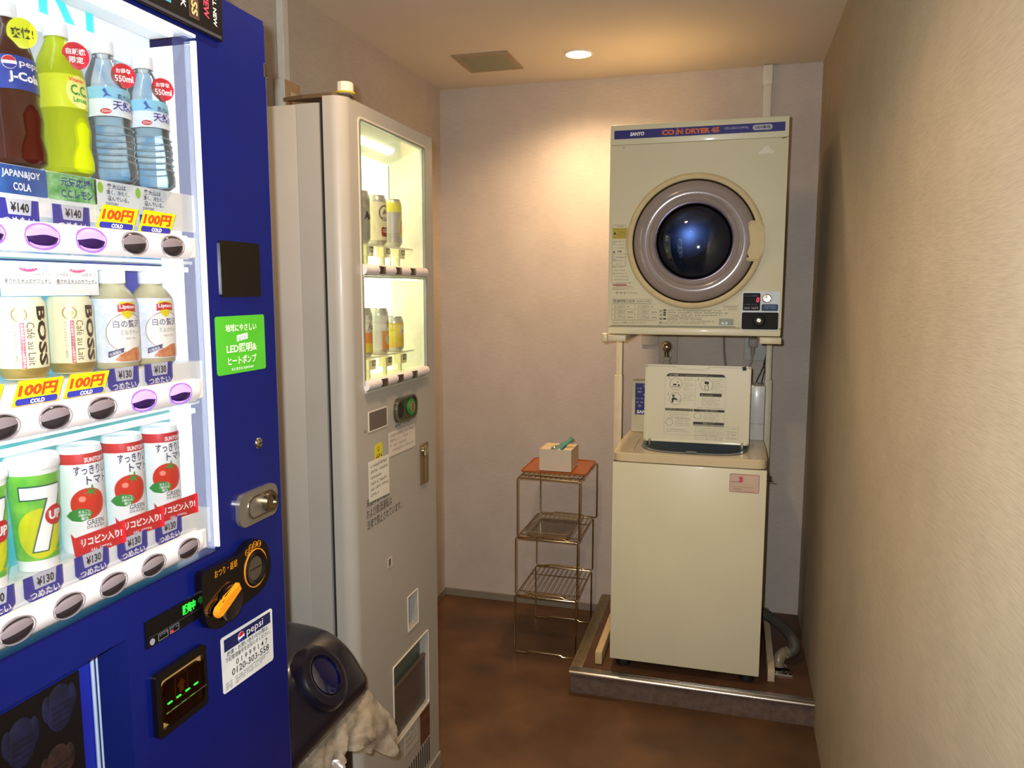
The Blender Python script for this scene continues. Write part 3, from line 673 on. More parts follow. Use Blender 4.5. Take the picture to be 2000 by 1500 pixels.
for y, lab in ((.664, 'white topper card above the leftmost coffee can'), (.729, 'white topper card above the coffee can next to milk tea')):
    t = loc_thing('topper_card', lab, 'card', (-.728, y, 1.412), 'white cards above coffee cans'); F = FL(0)
    obj('card_sheet', B(F).box(-.032, .032, .0, .030, 0, .0008), mat('card_white', 'f6f6f2', .5), t)
    obj('lettering', B(F).text('北海道産生クリーム&厳選牛乳', .001, .0215, .0052, .0012, al='c', fit=.058), mat('print_grey', '6b6660', .5), t)
    obj('lettering', B(F).text('癒される大人のカフェオレ', .001, .0125, .0062, .0012, bold=.01, al='c', fit=.058), mat('print_grey2', '4a443e', .5), t)
    nw = obj('new_oval', B(F).poly(ell(.002, .0310, .0125, .0052, 24), .0009, .0014), mat('print_magenta', 'c23a6a', .4), t)
    obj('lettering', B(F).text('NEW', .002, .0285, .0052, .0018, bold=.02, al='c', fit=.016), PRW, nw)
TP = [(r*1.08, h) for r, h in [(.0005, 0), (.0205, 0), (.0235, .003), (.0250, .010), (.0250, .080), (.0235, .088), (.018, .097), (.0135, .102), (.0125, .105), (.0125, .107)]]
def tea(y, label):
    t = loc_thing('milk_tea_bottle', label, 'bottle', (-.7445, y, 1.3205), G2)
    obj('body', B().lathe(TP, n=36), liquid('milk_tea', 'd9cfa6', .35, .15), t, smooth=True)
    obj('cap', B().lathe([(.0135, .105), (.0152, .106), (.0152, .123), (.0138, .125), (.0005, .125)], n=28), mat('bottle_cap_white', 'f4f4f4', .35), t, smooth=True)
    lb = obj('label', band(prof_range(TP, .009, .087, .0006)), mat('label_tea', 'f0f2f5', .35, col2='d0dcec', sc=120), t, smooth=True)
    r = .0277
    obj('tea_disc', B().wrap(ell(0, .045, .0265, .0245, 36), r+.0001), mat('print_offwhite', 'f4f2ec', .4), lb)
    ringp, hole = ell(0, .045, .0268, .0248, 36), ell(0, .045, .0258, .0238, 36)
    for i in range(0, 36, 1): obj if 0 else None
    b = B()
    for i in range(36):
        j = (i+1) % 36; b._add([cylp(*ringp[i], r+.0003), cylp(*ringp[j], r+.0003), cylp(*hole[j], r+.0003), cylp(*hole[i], r+.0003)], [(0, 1, 2, 3)])
    obj('gold_ring', b, mat('print_bronze', 'a07a5a', .4), lb)
    obj('brand_shield', B().wrap([(-.010, .083), (.010, .083), (.010, .075), (.006, .066), (0, .062), (-.006, .066), (-.010, .075)], r+.0003), PRY, lb)
    sb = obj('brand_ribbon', B().wrap([(-.012, .0795), (0, .082), (.012, .0795), (.012, .0705), (0, .0725), (-.012, .0705)], r+.0005), PRR, lb)
    obj('lettering', B().text('Lipton', 0, .0735, .0062, .0008, cyl=r, bold=.03, al='c', fit=.020), PRW, sb)
    obj('lettering', B().text('白の贅沢', -.018, .0515, .0095, .0004, cyl=r, bold=.01, fit=.036), mat('print_indigo2', '3a3a70', .4), lb)
    obj('lettering', B().text('ミルクティー', -.010, .0425, .0062, .0004, cyl=r, fit=.030), mat('print_grey', '6b6660', .5), lb)
    obj('lettering', B().text('MILK TEA', -.004, .037, .0025, .0004, cyl=r, fit=.014), mat('print_bronze', 'a07a5a', .4), lb)
    obj('tea_splash', B().wrap([(-.018, .012), (-.012, .010), (.014, .010), (.018, .018), (.014, .027), (.006, .0265), (-.004, .022), (-.012, .0185)], r+.0004), mat('print_tea', 'b5502c', .4, col2='d99a6a', sc=150), lb)
    fl = obj('blue_ticket', B().wrap([(-.0255, .015), (-.008, .0215), (-.0065, .0275), (-.025, .0225)], r+.0006), mat('print_indigo2', '3a3a70', .4), lb)
    obj('lettering', B().text('北海道産', -.0235, .017, .0035, .0008, cyl=r, fit=.014, rot=.3), PRW, fl)
    return t
tea(YS[3], 'white labelled milk tea bottle next to the coffee cans'); tea(YS[4], 'white labelled milk tea bottle at right end of middle row')
for y, lab in ((.788, 'blue backing card behind the left milk tea bottle'), (.852, 'blue backing card behind the right milk tea bottle')):
    t = loc_thing('backing_card', lab, 'card', (-.7745, y, 1.325), 'blue cards behind the milk tea bottles'); F = FL(0)
    b = B(F); b.poly([(-.008, 0), (.034, 0), (.034, .128), (.052, .128), (.052, .139-.0115), (-.0, .1275), (.004, .085), (-.022, .06), (-.022, .03)][:0] or [(-.012, .0), (.05, .0), (.05, .127), (.0, .127), (.0, .085), (-.024, .062), (-.024, .035)], 0, .001)
    obj('card_sheet', b, mat('card_indigo', '3442a8', .5), t)
    obj('lettering', B(F).text('ミルクティー', .004, .092, .006, .0013, rot=pi/2, fit=.03), PRW, t)
# row 3 : fizzy drink cups, tomato drink cans
GP = [(.0005, 0), (.0165, 0), (.0178, .001), (.0182, .008), (.0232, .105), (.0245, .1055), (.0250, .109), (.0242, .114), (.0225, .118), (.0005, .119)]
def cup(y, label):
    t = loc_thing('soda_cup', label, 'cup', (-.745, y, 1.108), G3)
    t.scale = (1.12, 1.12, 1.10)
    def rr(z): return .0182+(.0232-.0182)*(z-.008)/.097
    obj('body', B().lathe(GP[:5]+[(.0005, .105)], n=40), mat('cup_white', 'f2f2ee', .35), t, smooth=True)
    obj('lid', B().lathe([(.0236, .1045)]+GP[5:], n=40), mat('lid_white', 'fbfbf8', .3), t, smooth=True)
    lb = obj('label', B().lathe([(rr(.012)+.0004, .012), (rr(.100)+.0004, .100)], n=40, a0=-180, a1=180), mat('label_green', '3aa63a', .3, col2='8fd04a', sc=50), t, smooth=True)
    def wr(P, e): # wrap on cone
        b = B(); b.wrap(P, .0215)
        for v in b.bm.verts:
            q = math.hypot(v.co.x, v.co.y); k_ = (rr(v.co.z)+e)/q; v.co.x *= k_; v.co.y *= k_
        return b
    obj('lime_patch', wr(ell(-.006, .040, .022, .026, 32), .0007), mat('print_lime', 'c3d01e', .35, col2='e0d820', sc=60), lb)
    seven = [(-.022, .088), (.013, .088), (.013, .080), (-.001, .022), (-.014, .022), (.001, .076), (-.022, .076)]
    big = [(-.0235, .0895), (.0145, .0895), (.0145, .080), (.0005, .0205), (-.016, .0205), (-.001, .0745), (-.0235, .0745)]
    obj('digit_outline', wr(big, .0010), mat('print_darkgreen', '1e5a46', .4), lb); obj('digit', wr(seven, .0013), PRW, lb)
    dd = obj('red_disc', wr(ell(.008, .057, .0105, .0105, 28), .0016), PRR, lb)
    b = B(); b.text('UP', .008, .0525, .0095, .0, cyl=.0215, bold=.04, al='c', fit=.014)
    for v in b.bm.verts:
        q = math.hypot(v.co.x, v.co.y); k_ = (rr(v.co.z)+.0019)/q; v.co.x *= k_; v.co.y *= k_
    obj('lettering', b, PRW, dd)
    b = B(); b.text('セブンアップ', -.006, .0165, .005, .0, cyl=.0215, bold=.02, fit=.024)
    for v in b.bm.verts:
        q = math.hypot(v.co.x, v.co.y); k_ = (rr(v.co.z)+.0012)/q; v.co.x *= k_; v.co.y *= k_
    obj('lettering', b, PRY, lb)
    return t
cup(YS[0], 'green soda cup partly cut off at left end of bottom row'); cup(YS[1], 'green soda cup with large white digit next to tomato cans')
KP = [(.0005, 0), (.0195, 0), (.0215, .003), (.0222, .008), (.0222, .100), (.0212, .108), (.0205, .110), (.0205, .1115), (.0185, .1115), (.018, .109), (.0005, .109)]
TOMN = ['white tomato drink can next to the soda cups', 'white tomato drink can in the middle of its trio', 'white tomato drink can at right end of bottom row']
def tomato(y, label):
    t = loc_thing('tomato_can', label, 'can', (-.745, y, 1.108), G3)
    obj('body', B().lathe(KP, n=36), mat('can_white', 'f0f2f2', .3, coat=.2), t, smooth=True)
    t.scale = (1.12, 1.12, 1.15)
    r = .0225
    tb = obj('top_band', B().lathe([(.0224, .094), (.0224, .1002), (.0219, .1045)], n=36, a0=-180, a1=180), PRR, t, smooth=True)
    obj('lettering', B().text('SUNTORY', -.008, .0955, .0050, .0006, cyl=r, bold=.03, fit=.023), PRW, tb)
    obj('lettering', B().text('すっきりした', -.0185, .0825, .0100, .0002, cyl=r, bold=.02, fit=.042), PRN, t)
    obj('lettering', B().text('トマト', -.007, .0720, .0092, .0002, cyl=r, bold=.02, fit=.025), PRN, t)
    tm = obj('tomato_picture', B().wrap(ell(-.006, .0525, .0175, .0165, 36), r+.0001), mat('print_tomato', 'd0281c', .25, coat=.5, var=.15, sc=40), t)
    b = B()
    for a in range(6):
        an = rad(a*60+10); b.wrap([(-.003+.0012*math.cos(an+1.57), .0650+.0012*math.sin(an+1.57)), (-.003+.009*math.cos(an), .0650+.0065*math.sin(an)), (-.003-.0012*math.cos(an+1.57), .0650-.0012*math.sin(an+1.57))], r+.0005)
    b.wrap([(-.0036, .0650), (-.002, .0650), (-.001, .072), (-.0025, .072)], r+.0005); obj('tomato_stalk', b, PRG, tm)
    obj('highlight_spot', B().wrap(ell(-.012, .058, .0035, .003, 16), r+.0003), mat('print_salmon', 'f0907a', .3), tm)
    lf = obj('leaf_picture', B().wrap([(-.029, .041), (-.024, .046), (-.016, .0485), (-.008, .0475), (-.003, .043), (-.006, .037), (-.014, .0345), (-.023, .036)], r+.0006), mat('leaf_dark', '1f8a3a', .3, coat=.3), t)
    obj('lettering', B().text('まるごと', -.0165, .0435, .0032, .0009, cyl=r, bold=.01, fit=.011), PRW, lf)
    obj('lettering', B().text('1個分の', -.0165, .0398, .0032, .0009, cyl=r, bold=.01, fit=.011), PRW, lf)
    obj('lettering', B().text('果汁', -.0145, .0362, .0032, .0009, cyl=r, bold=.01, fit=.007), PRW, lf)
    obj('lettering', B().text('GREEN', -.009, .0300, .0055, .0002, cyl=r, bold=.01, fit=.019), PRK, t)
    obj('lettering', B().text('DA·KA·RA', -.009, .0262, .0032, .0002, cyl=r, bold=.01, fit=.019), PRK, t)
    # red banner card clipped round the foot
    F = FL(.0262)
    bn_ = obj('red_banner', B(F).poly([(-.0300, .0275), (-.026, .022), (.0295, .0265), (.0295, .0030), (-.025, .0010), (-.027, .0035)][::-1], 0, .0009), mat('banner_red', 'c9202a', .35), t)
    obj('lettering', B(F).text('リコピン入り!', .0025, .0105, .0092, .0013, bold=.03, al='c', fit=.045), PRW, bn_)
    b = B(F); b.dashes(-.010, .014, .0045, .0028, .0012, seed=3); obj('small_print', b, PRW, bn_)
    return t
t1 = tomato(YS[2], TOMN[0]); dup(t1, (-.745, YS[3], 1.108), TOMN[1]); dup(t1, (-.745, YS[4], 1.108), TOMN[2])

# ================================================================== SILVER BEER MACHINE
EX = -.80
SILV = mat('silver_grey_enamel', 'a39d92', .42, var=.03, sc=8, coat=.1)
SILV2 = mat('silver_side', '9d978d', .5, var=.03, sc=8)
bv = thing('can_vending_machine', 'narrow grey can vending machine with warm lit window behind blue machine', 'vending machine', (-1.0, 1.77, 0))
E_ = FL(EX)
by0, by1, bz0, bz1 = 1.52, 2.022, .03, 1.822
gy0, gy1, gz0, gz1 = 1.594, 1.965, 1.196, 1.786
b = B(); b.box(-1.245, -.912, by0+.004, by1-.004, .05, bz1-.012, bev=.003); b.box(-.912, -.859, by0+.004, gy0-.006, .05, bz1-.012); b.box(-.912, -.853, gy1+.006, by1-.004, .05, bz1-.012); b.box(-.912, -.853, gy0-.006, gy1+.006, .05, gz0-.01); b.box(-.912, -.853, gy0-.006, gy1+.006, gz1+.008, bz1-.012)
obj('cabinet', b, SILV2, bv, smooth=True)
b = B()
b.tube([(-.83, 1.55, .05), (-.83, 1.55, bz1)], .03, 32)
b2 = [(-.845, 1.55, 1), ]
b.box(-.847, -.83, by0, 1.55, .05, bz1); b.box(-.86, -.847, by0+.012, 1.9, .06, bz1-.012) if 0 else None
b.box(-.847, EX, 1.55, gy0, .05, bz1)
b.box(-.847, EX, gy1, by1, .05, bz1)
b.box(-.847, EX, gy0, gy1, gz1, bz1)
# lower front with recesses: slabs round change cup and outlet
oy0, oy1, oz0, oz1 = 1.713, 1.943, .253, .463
cy0, cy1, cz0, cz1 = 1.812, 1.876, .520, .610
b.box(-.847, EX, gy0, gy1, .612, gz0)
b.box(-.847, EX, gy0, cy0, .463, .612); b.box(-.847, EX, cy1, gy1, .463, .612); b.box(-.847, EX, cy0, cy1, .463, cz0); b.box(-.847, EX, cy0, cy1, cz1, .612)
b.box(-.847, EX, gy0, oy0, oz0, oz1); b.box(-.847, EX, oy1, gy1, oz0, oz1); b.box(-.847, EX, gy0, gy1, .05, oz0)
obj('door_panel', b, SILV, bv, smooth=True)
b = B(); b.box(-.859, -.847, by0+.012, gy0-.006, .05, bz1-.006); b.box(-.853, -.847, gy1+.006, by1-.006, .05, bz1-.006); b.box(-.853, -.847, gy0-.006, gy1+.006, .05, gz0-.01); b.box(-.853, -.847, gy0-.006, gy1+.006, gz1+.008, bz1-.006)
obj('door_gap', b, mat('gap_dark', '24211e', .7), bv)
b = B(E_); b.poly(rrect(gy0-.004, gy1+.004, gz0-.006, gz1+.003, .010), -.002, .0025, hole=rrect(gy0+.001, gy1-.001, gz0, gz1-.002, .008)); obj('window_frame', b, mat('frame_green_grey', '6f7466', .35), bv)
b = B(E_); b.poly(rrect(gy0-.008, gy1+.008, gz0-.012, gz1+.007, .013), -.001, .0015, hole=rrect(gy0-.004, gy1+.004, gz0-.006, gz1+.003, .010)); obj('window_trim', b, mat('pale_bead', 'cfc7b8', .35), bv)
# interior
WXB = -.902
WRM = emat('can_backdrop', 'fdffdc', BEER_E, base='f4f4e0')
obj('backdrop_panel', B().box(WXB-.006, WXB, gy0, gy1, gz0, 1.748), WRM, bv, label='glowing pale yellow back panel')
LIN = mat('interior_cream', 'f2f3d8', .5)
obj('side_liner', B().box(WXB, EX-.006, gy1-.002, gy1-.0002, gz0, gz1), LIN, bv); obj('side_liner', B().box(WXB, EX-.006, gy0+.0002, gy0+.002, gz0, gz1), LIN, bv)
b = B(); b._add([(WXB, gy0, 1.748), (WXB, gy1, 1.748), (EX-.006, gy1, gz1), (EX-.006, gy0, gz1), (WXB, gy0, 1.752), (WXB, gy1, 1.752), (EX-.006, gy1, gz1+.004), (EX-.006, gy0, gz1+.004)], [(0, 1, 2, 3), (4, 7, 6, 5), (0, 3, 7, 4), (1, 5, 6, 2), (0, 4, 5, 1), (3, 2, 6, 7)]); obj('roof_liner', b, LIN, bv)
obj('corner_seam', B().box(WXB+.0002, WXB+.0014, gy1-.0045, gy1-.0025, 1.47, 1.745), mat('seam_grey', '8d8f70', .5), bv)
YT = emat('warm_tube', 'fbffd8', BEER_TUBE)
obj('light_tube', B().tube([(-.858, gy0+.09, 1.7725), (-.858, gy1-.09, 1.7725)], .014, 14), YT, bv, smooth=True)  # added glowing tube sunk in the roof, standing in for a reflected glow
obj('light_tube', B().box(-.822, -.814, gy0+.02, gy1-.02, 1.4405, 1.4438), YT, bv)
for z in (1.525, 1.2555):
    b = B(); b.box(WXB, -.835, gy0, gy1, z-.004, z); obj('shelf', b, LIN, bv)
obj('shelf', B().box(WXB, EX-.006, gy0, gy1, 1.444, 1.449), LIN, bv)
obj('floor_liner', B().box(WXB, EX-.006, gy0, gy1, gz0-.002, gz0+.003), LIN, bv)
obj('window_glass', B().box(EX-.005, EX-.004, gy0, gy1, gz0, gz1), clear('window_glass_clear', 'ffffff', .35), bv)
KY = [1.692, 1.7845, 1.874]
KE = .792/.80
for zc in (1.4625, 1.1975):
    zz = 1.42+(zc-1.42)*KE
    b = B(E_); b.tube([(gy0-.004, zz, .001), (gy1-.012, zz, .001)], .0125, 16); 
    rl = obj('button_rail', b, IVORY, bv, smooth=True)
    obj('rail_lip', B(E_).box(gy0-.004, gy1-.01, zz-.0165, zz-.0135, -.002, .006), mat('rail_lip_glass', 'b9bba4', .3), rl)
    for y in KY:
        u = y*KE+.004; obj('button', B(E_).box(u-.0215, u+.0215-.012, zz-.009, zz+.009, .008, .0143, bev=.0015), mat('button_brown', '3a2a22', .2, coat=.4), rl, smooth=True)
# little price boxes
for row, z in ((0, 1.4955), (1, 1.2275)):
    for i, y in enumerate(KY):
        u = y-.012
        pb = obj('price_block', B().box(-.842, -.822, u-.02, u+.018, z, z+.024, bev=.001), mat('block_cream', 'e9e9a8', .5), bv)
        obj('price_slip', B(FL(-.822)).box(u-.004, u+.017, z+.009, z+.022, .0, .0006), mat('slip_dark', '4c4a38', .4), pb)
        obj('lettering', B(FL(-.822)).text('¥350' if i == 0 else '¥300', u+.0065, z+.011, .008, .001, al='c', fit=.017, bold=.02), mat('block_cream', 'e9e9a8', .5), pb)
        obj('block_foot', B().box(-.838, -.83, u-.004, u+.004, z-.045 if row == 0 else z-.028, z), mat('block_cream', 'e9e9a8', .5), pb)
# fittings
dsw = obj('amount_display', B(E_).poly(rrect(1.607, 1.704, 1.091, 1.136, .002), 0, .0012), mat('display_taupe', '5d5048', .25), bv, label='small taupe glass amount display')
obj('display_rim', B(E_).poly(rrect(1.6055, 1.7055, 1.0895, 1.1375, .003), -.001, .0016, hole=rrect(1.608, 1.703, 1.092, 1.135, .002)), mat('pale_bead', 'cfc7b8', .35), dsw)
cn = obj('coin_inlet', B(E_).poly(rrect(1.744, 1.874, 1.086, 1.148, .026, 8), 0, .006), mat('olive_metal', '5b5a44', .25, .7), bv, smooth=False, label='oval coin inlet with green lit ring')
obj('inlet_bezel', B(E_).poly(rrect(1.744, 1.874, 1.086, 1.148, .026, 8), .006, .010, hole=rrect(1.750, 1.868, 1.091, 1.143, .022, 8)), mat('olive_chrome', '8b8a74', .2, .9), cn)
obj('finger_well', B(E_).poly(ell(1.775, 1.117, .016, .020), .006, .0068), BLKM, cn)
gr = obj('green_ring', B(E_).poly(ell(1.836, 1.117, .022, .022), .006, .011, hole=ell(1.836, 1.117, .0155, .0155)), emat('green_glow', '2f9a30', .06, base='1f6a24'), cn, smooth=True)
obj('slot_plate', B(E_).poly(ell(1.836, 1.117, .0152), .006, .0125), mat('brass_slot', 'b0a070', .3, .8), cn); obj('coin_slot', B(E_).box(1.8355, 1.8365+.001, 1.106, 1.128, .0125, .013), BLKM, cn)
b = B(E_); b.dashes(1.745, 1.79, 1.077, .0055, .0004, seed=40); b.dashes(1.805, 1.855, 1.078, .0055, .0004, seed=41); b.dashes(1.583, 1.592, 1.093, .006, .0004, seed=9); obj('small_print', b, PRK, bv)
PAP = mat('paper', 'c9beb0', .7); PAP2 = mat('paper_pale', 'd3cdbd', .7)
n1 = obj('taped_note', B(E_).poly([(1.7125, 1.0095), (1.8745, 1.0065), (1.876, 1.067), (1.7125, 1.0695)], .0004, .0012), PAP, bv, label='paper note under the coin inlet')
b = B(E_)
for k in range(4): b.dashes(1.72, 1.865-(k == 2)*.05, 1.057-k*.0125, .0055, .0014, seed=50+k, dense=.7)
obj('small_print', b, mat('ink_faded', '7a6a60', .6), n1)
ys_ = obj('yellow_tag', B(E_).poly([(1.634, 1.000), (1.675, 1.0), (1.675, 1.050), (1.668, 1.056), (1.641, 1.054), (1.634, 1.048)], .0004, .001), mat('tag_yellow', 'cfc21a', .5), bv, label='yellow tag above the lower note')
b = B(E_); b.dashes(1.638, 1.672, 1.022, .009, .0013, seed=60); b.text('Q', 1.648, 1.036, .012, .0013); b.dashes(1.638, 1.672, 1.024-.012, .007, .0013, seed=61); obj('small_print', b, PRK, ys_)
n2 = obj('taped_note', B(E_).poly([(1.598, .9265), (1.7075, .9215), (1.708, 1.0185), (1.598, 1.0215)], .0012, .002), PAP2, bv, label='taller paper note hanging below the yellow tag')
b = B(E_)
for k in range(6): b.dashes(1.608, (1.698, 1.70, 1.67, 1.692, 1.702, 1.655)[k], 1.006-k*.0138, .0062, .0022, seed=70+k)
obj('small_print', b, mat('ink', '3c342e', .6), n2)
kt = obj('key_plate', B(E_).poly(rrect(1.906, 1.959, .891, 1.002, .004), 0, .004), mat('bronze_plate', '8b775a', .35, .7), bv, label='long bronze key plate')
obj('key_cylinder', B(E_).lathe([(.016, .004), (.016, .008), (.010, .010), (.0005, .010)], (1.932, .982, 0), 24), CHR, kt, smooth=True); obj('key_bar', B(E_).box(1.929, 1.935, .897, .966, .004, .007, bev=.001), mat('bronze_light', 'a8977a', .3, .8), kt)
tx = B(E_)
tx.text('未成年者の飲酒', 1.586, .915, .021, .0004, fit=.124); obj('lettering', tx, mat('ink', '3c342e', .6), bv)
obj('lettering', B(E_).text('および飲酒運転は', 1.586, .888, .023, .0004, fit=.138), mat('ink', '3c342e', .6), bv)
obj('lettering', B(E_).text('法律で禁止されています。', 1.586, .8615, .023, .0004, fit=.195), mat('ink', '3c342e', .6), bv)
sq = obj('small_hatch', B(E_).poly(rrect(1.694, 1.718, .733, .757, .001), -.001, .0015, hole=rrect(1.697, 1.715, .736, .754, .001)), mat('hatch_edge', 'b0a898', .4), bv); obj('hatch_slot', B(E_).box(1.699, 1.710, .7365, .753, -.0005, .0008), mat('hatch_dark', '5a5348', .5), sq)
# change cup
cc = obj('change_cup', B().box(-.845, -.84, cy0, cy1, cz0, cz1), mat('cup_grey', '35312f', .4), bv); obj('cup_cheek', B(FL(-.842)).box(cy1-.003, cy1, cz0, cz1, .0, .042), mat('cup_pale', '9a948c', .4), cc)
obj('cup_rim', B(E_).poly(rrect(cy0-.003, cy1+.003, cz0-.004, cz1+.003, .002), -.001, .002, hole=rrect(cy0, cy1, cz0, cz1, .0015)), mat('pale_bead', 'cfc7b8', .35), cc)
# outlet flap
of = obj('outlet_flap', B().box(-.816, -.808, oy0, oy1, oz0+.004, .386, bev=.001), mat('flap_brown', '50453e', .35), bv, label='brown hinged outlet flap')
obj('outlet_well', B().box(-.829, -.824, oy0, oy1, oz0, oz1), mat('well_green', '5c6152', .4), bv)
obj('flap_bar', B().box(-.816, -.806, oy0, oy1, .388, .397, bev=.001), mat('bar_brown', '6a584a', .3, .4), of)
obj('outlet_rim', B(E_).poly(rrect(oy0-.003, oy1+.004, oz0-.005, oz1+.003, .006), -.001, .0025, hole=rrect(oy0, oy1, oz0, oz1, .005)), mat('pale_bead', 'cfc7b8', .35), bv)
wl = obj('white_label', B(E_).poly([(1.774, .198), (1.863, .188), (1.863, .249), (1.774, .281)][::1] if 0 else [(1.772, .185), (1.862, .181), (1.862, .245), (1.772, .247)], .0003, .001), mat('label_chalk', 'b0ab98', .6), bv)
b = B(E_)
for k in range(3): b.dashes(1.78, 1.85, .232-k*.016, .009, .0013, seed=80+k)
obj('small_print', b, mat('ink_faded', '7a6a60', .6), wl)
obj('wood_label', B(E_).box(1.881, 1.949, .15, .248, .0003, .0012), mat('label_brown', '4f3022', .45, col2='6a4230', sc=14, stretch=(1, 1, 6)), bv, label='dark brown label beside the white one')
for k in range(10): obj('vent_slot', B(E_).box(1.800+k*.0155, 1.807+k*.0155, .070, .141, -.0006, .0006), mat('slot_dark', '2a2622', .7), bv)
obj('kick_plate', B().box(-.86, EX+.004, 1.56, by1+.004, .0, .05, bev=.002), mat('kick_grey', '8b8376', .45), bv)
obj('foot', B().box(-1.22, -1.17, 1.56, 1.61, 0, .05), BLKM, bv); obj('foot', B().box(-1.22, -1.17, 1.93, 1.98, 0, .05), BLKM, bv)
# beer cans
AL = mat('can_aluminium', 'c9c8bc', .3, .7)
def beer(name, y, z, h, bodym, label):
    t = loc_thing(name, label, 'can', (-.855, y, z), 'cans shown in the grey machine')
    r = .0245
    P = [(.0005, .001), (.019, 0), (.0205, .003), (.0245, .009), (.0245, h-.014), (.0228, h-.007), (.0212, h-.003), (.0212, h), (.0195, h), (.019, h-.003), (.0005, h-.003)]
    obj('body', B().lathe(P, n=32), AL, t, smooth=True)
    lb = obj('label', B().lathe([(r+.0003, .012), (r+.0003, h-.017)], n=36, a0=-180, a1=180), bodym, t, smooth=True)
    return t, lb, r+.0004
CR = .0249
t, lb, r = beer('beer_can', 1.694, 1.5255, .121, mat('beer_silver', '9c9c90', .4, .3), 'silver beer can at left of upper shelf in grey machine')
obj('lettering', B().text('Asahi', -.016, .055, .019, .0003, cyl=r, bold=.05, fit=.044, shear=.1), PRK, lb); obj('lettering', B().text('生', .004, .036, .011, .0003, cyl=r, bold=.02), PRK, lb)
b = B(); 
for z in (.096, .090): b.lathe([(r, z), (r, z+.0015)], n=36, a0=-180, a1=180)
obj('label_line', b, mat('print_taupe', '7d7c6c', .4), lb)
t, lb, r = beer('beer_can', 1.786, 1.5255, .121, mat('beer_cream', 'e6e0b0', .4), 'cream beer can with maroon plaque on upper shelf')
md = obj('round_medal', B().wrap(ell(-.004, .078, .0185, .0195, 32), r), mat('print_umber', '6a5236', .4), lb); obj('medal_face', B().wrap(ell(-.004, .078, .0145, .0155, 32), r+.0002), mat('beer_cream', 'e6e0b0', .4), md)
obj('medal_mark', B().wrap([(-.012, .078), (-.006, .087), (.002, .085), (.006, .080), (.002, .074), (-.004, .077), (-.010, .072)], r+.0004), mat('print_umber', '6a5236', .4), md)
rb = obj('ribbon', B().wrap([(-.014, .068), (.006, .068), (.006, .060), (-.014, .060)], r+.0005), mat('print_umber', '6a5236', .4), md); obj('lettering', B().text('KIRIN', -.004, .0615, .005, .0008, cyl=r, al='c', fit=.016, bold=.02), mat('beer_cream', 'e6e0b0', .4), rb)
pq = obj('plaque', B().wrap([(-.013, .044), (.014, .044), (.018, .040), (.018, .026), (.014, .021), (-.013, .021), (-.016, .026), (-.016, .040)], r), mat('print_maroon', '7a2420', .4), lb)
obj('lettering', B().text('CLASSIC', -.0125, .031, .008, .0004, cyl=r, bold=.02, fit=.028), mat('beer_cream', 'e6e0b0', .4), pq)
t, lb, r = beer('highball_can', 1.878, 1.5255, .121, mat('beer_greyviolet', 'a9a59c', .4, .2), 'grey can with yellow collar at right of upper shelf')
obj('collar_band', B().lathe([(r, .088), (r, .104), (.0243, .108), (.0225, .115)], n=36, a0=-180, a1=180), mat('beer_yellow', 'd9d21c', .4), t, smooth=True)
fo = obj('fruit_oval', B().wrap(ell(.001, .052, .0115, .030, 32), r), mat('beer_yellow', 'd9d21c', .4), lb); obj('fruit_picture', B().wrap(ell(.001, .045, .0085, .016, 24), r+.0003), mat('print_amber', 'd98a2a', .4), fo)
obj('lettering', B().text('角', .001, .058, .010, .0006, cyl=r, al='c', bold=.02), mat('print_umber', '6a5236', .4), fo)
t, lb, r = beer('beer_can', 1.694, 1.256, .118, mat('beer_white', 'c9c8b6', .4), 'beer can with orange and yellow lower half at left of lower shelf')
obj('lower_band', B().lathe([(r, .012), (r, .034)], n=36, a0=-180, a1=180), mat('beer_gold', 'd6c018', .4), lb, smooth=True); obj('upper_band', B().lathe([(r, .034), (r, .060)], n=36, a0=-180, a1=180), mat('beer_orange', 'd9842a', .4), lb, smooth=True)
obj('lettering', B().text('Asahi', -.013, .066, .017, .0003, cyl=r, bold=.05, fit=.036), mat('print_taupe2', '5a584a', .4), lb); obj('lettering', B().text('Clear', -.010, .090, .009, .0003, cyl=r, fit=.024), mat('print_taupe2', '5a584a', .4), lb)
t, lb, r = beer('beer_can', 1.786, 1.256, .115, mat('beer_white', 'c9c8b6', .4), 'beer can with amber swoosh in the middle of lower shelf')
obj('swoosh', B().wrap([(-.020, .058), (.016, .058), (.016, .050), (-.004, .050), (-.012, .040), (-.006, .026), (.016, .018), (.016, .012), (-.020, .012)], r), mat('beer_amber', 'd08a1a', .4), lb)
obj('lettering', B().text('淡麗', -.007, .066, .019, .0003, cyl=r, bold=.03, fit=.036), mat('print_umber', '6a5236', .4), lb); obj('lettering', B().text('極上', -.001, .038, .008, .0003, cyl=r, bold=.02), mat('print_umber', '6a5236', .4), lb)
t, lb, r = beer('chuhai_can', 1.878, 1.256, .092, mat('beer_lemon', 'cfd21c', .4, col2='d9a01c', sc=25), 'short yellow can at right of lower shelf')
obj('label_disc', B().wrap(ell(0, .056, .011, .013, 24), r), mat('beer_white', 'c9c8b6', .4), lb); obj('lettering', B().text('果実', 0, .050, .009, .0005, cyl=r, al='c', fit=.016, bold=.02), mat('print_umber', '6a5236', .4), lb)
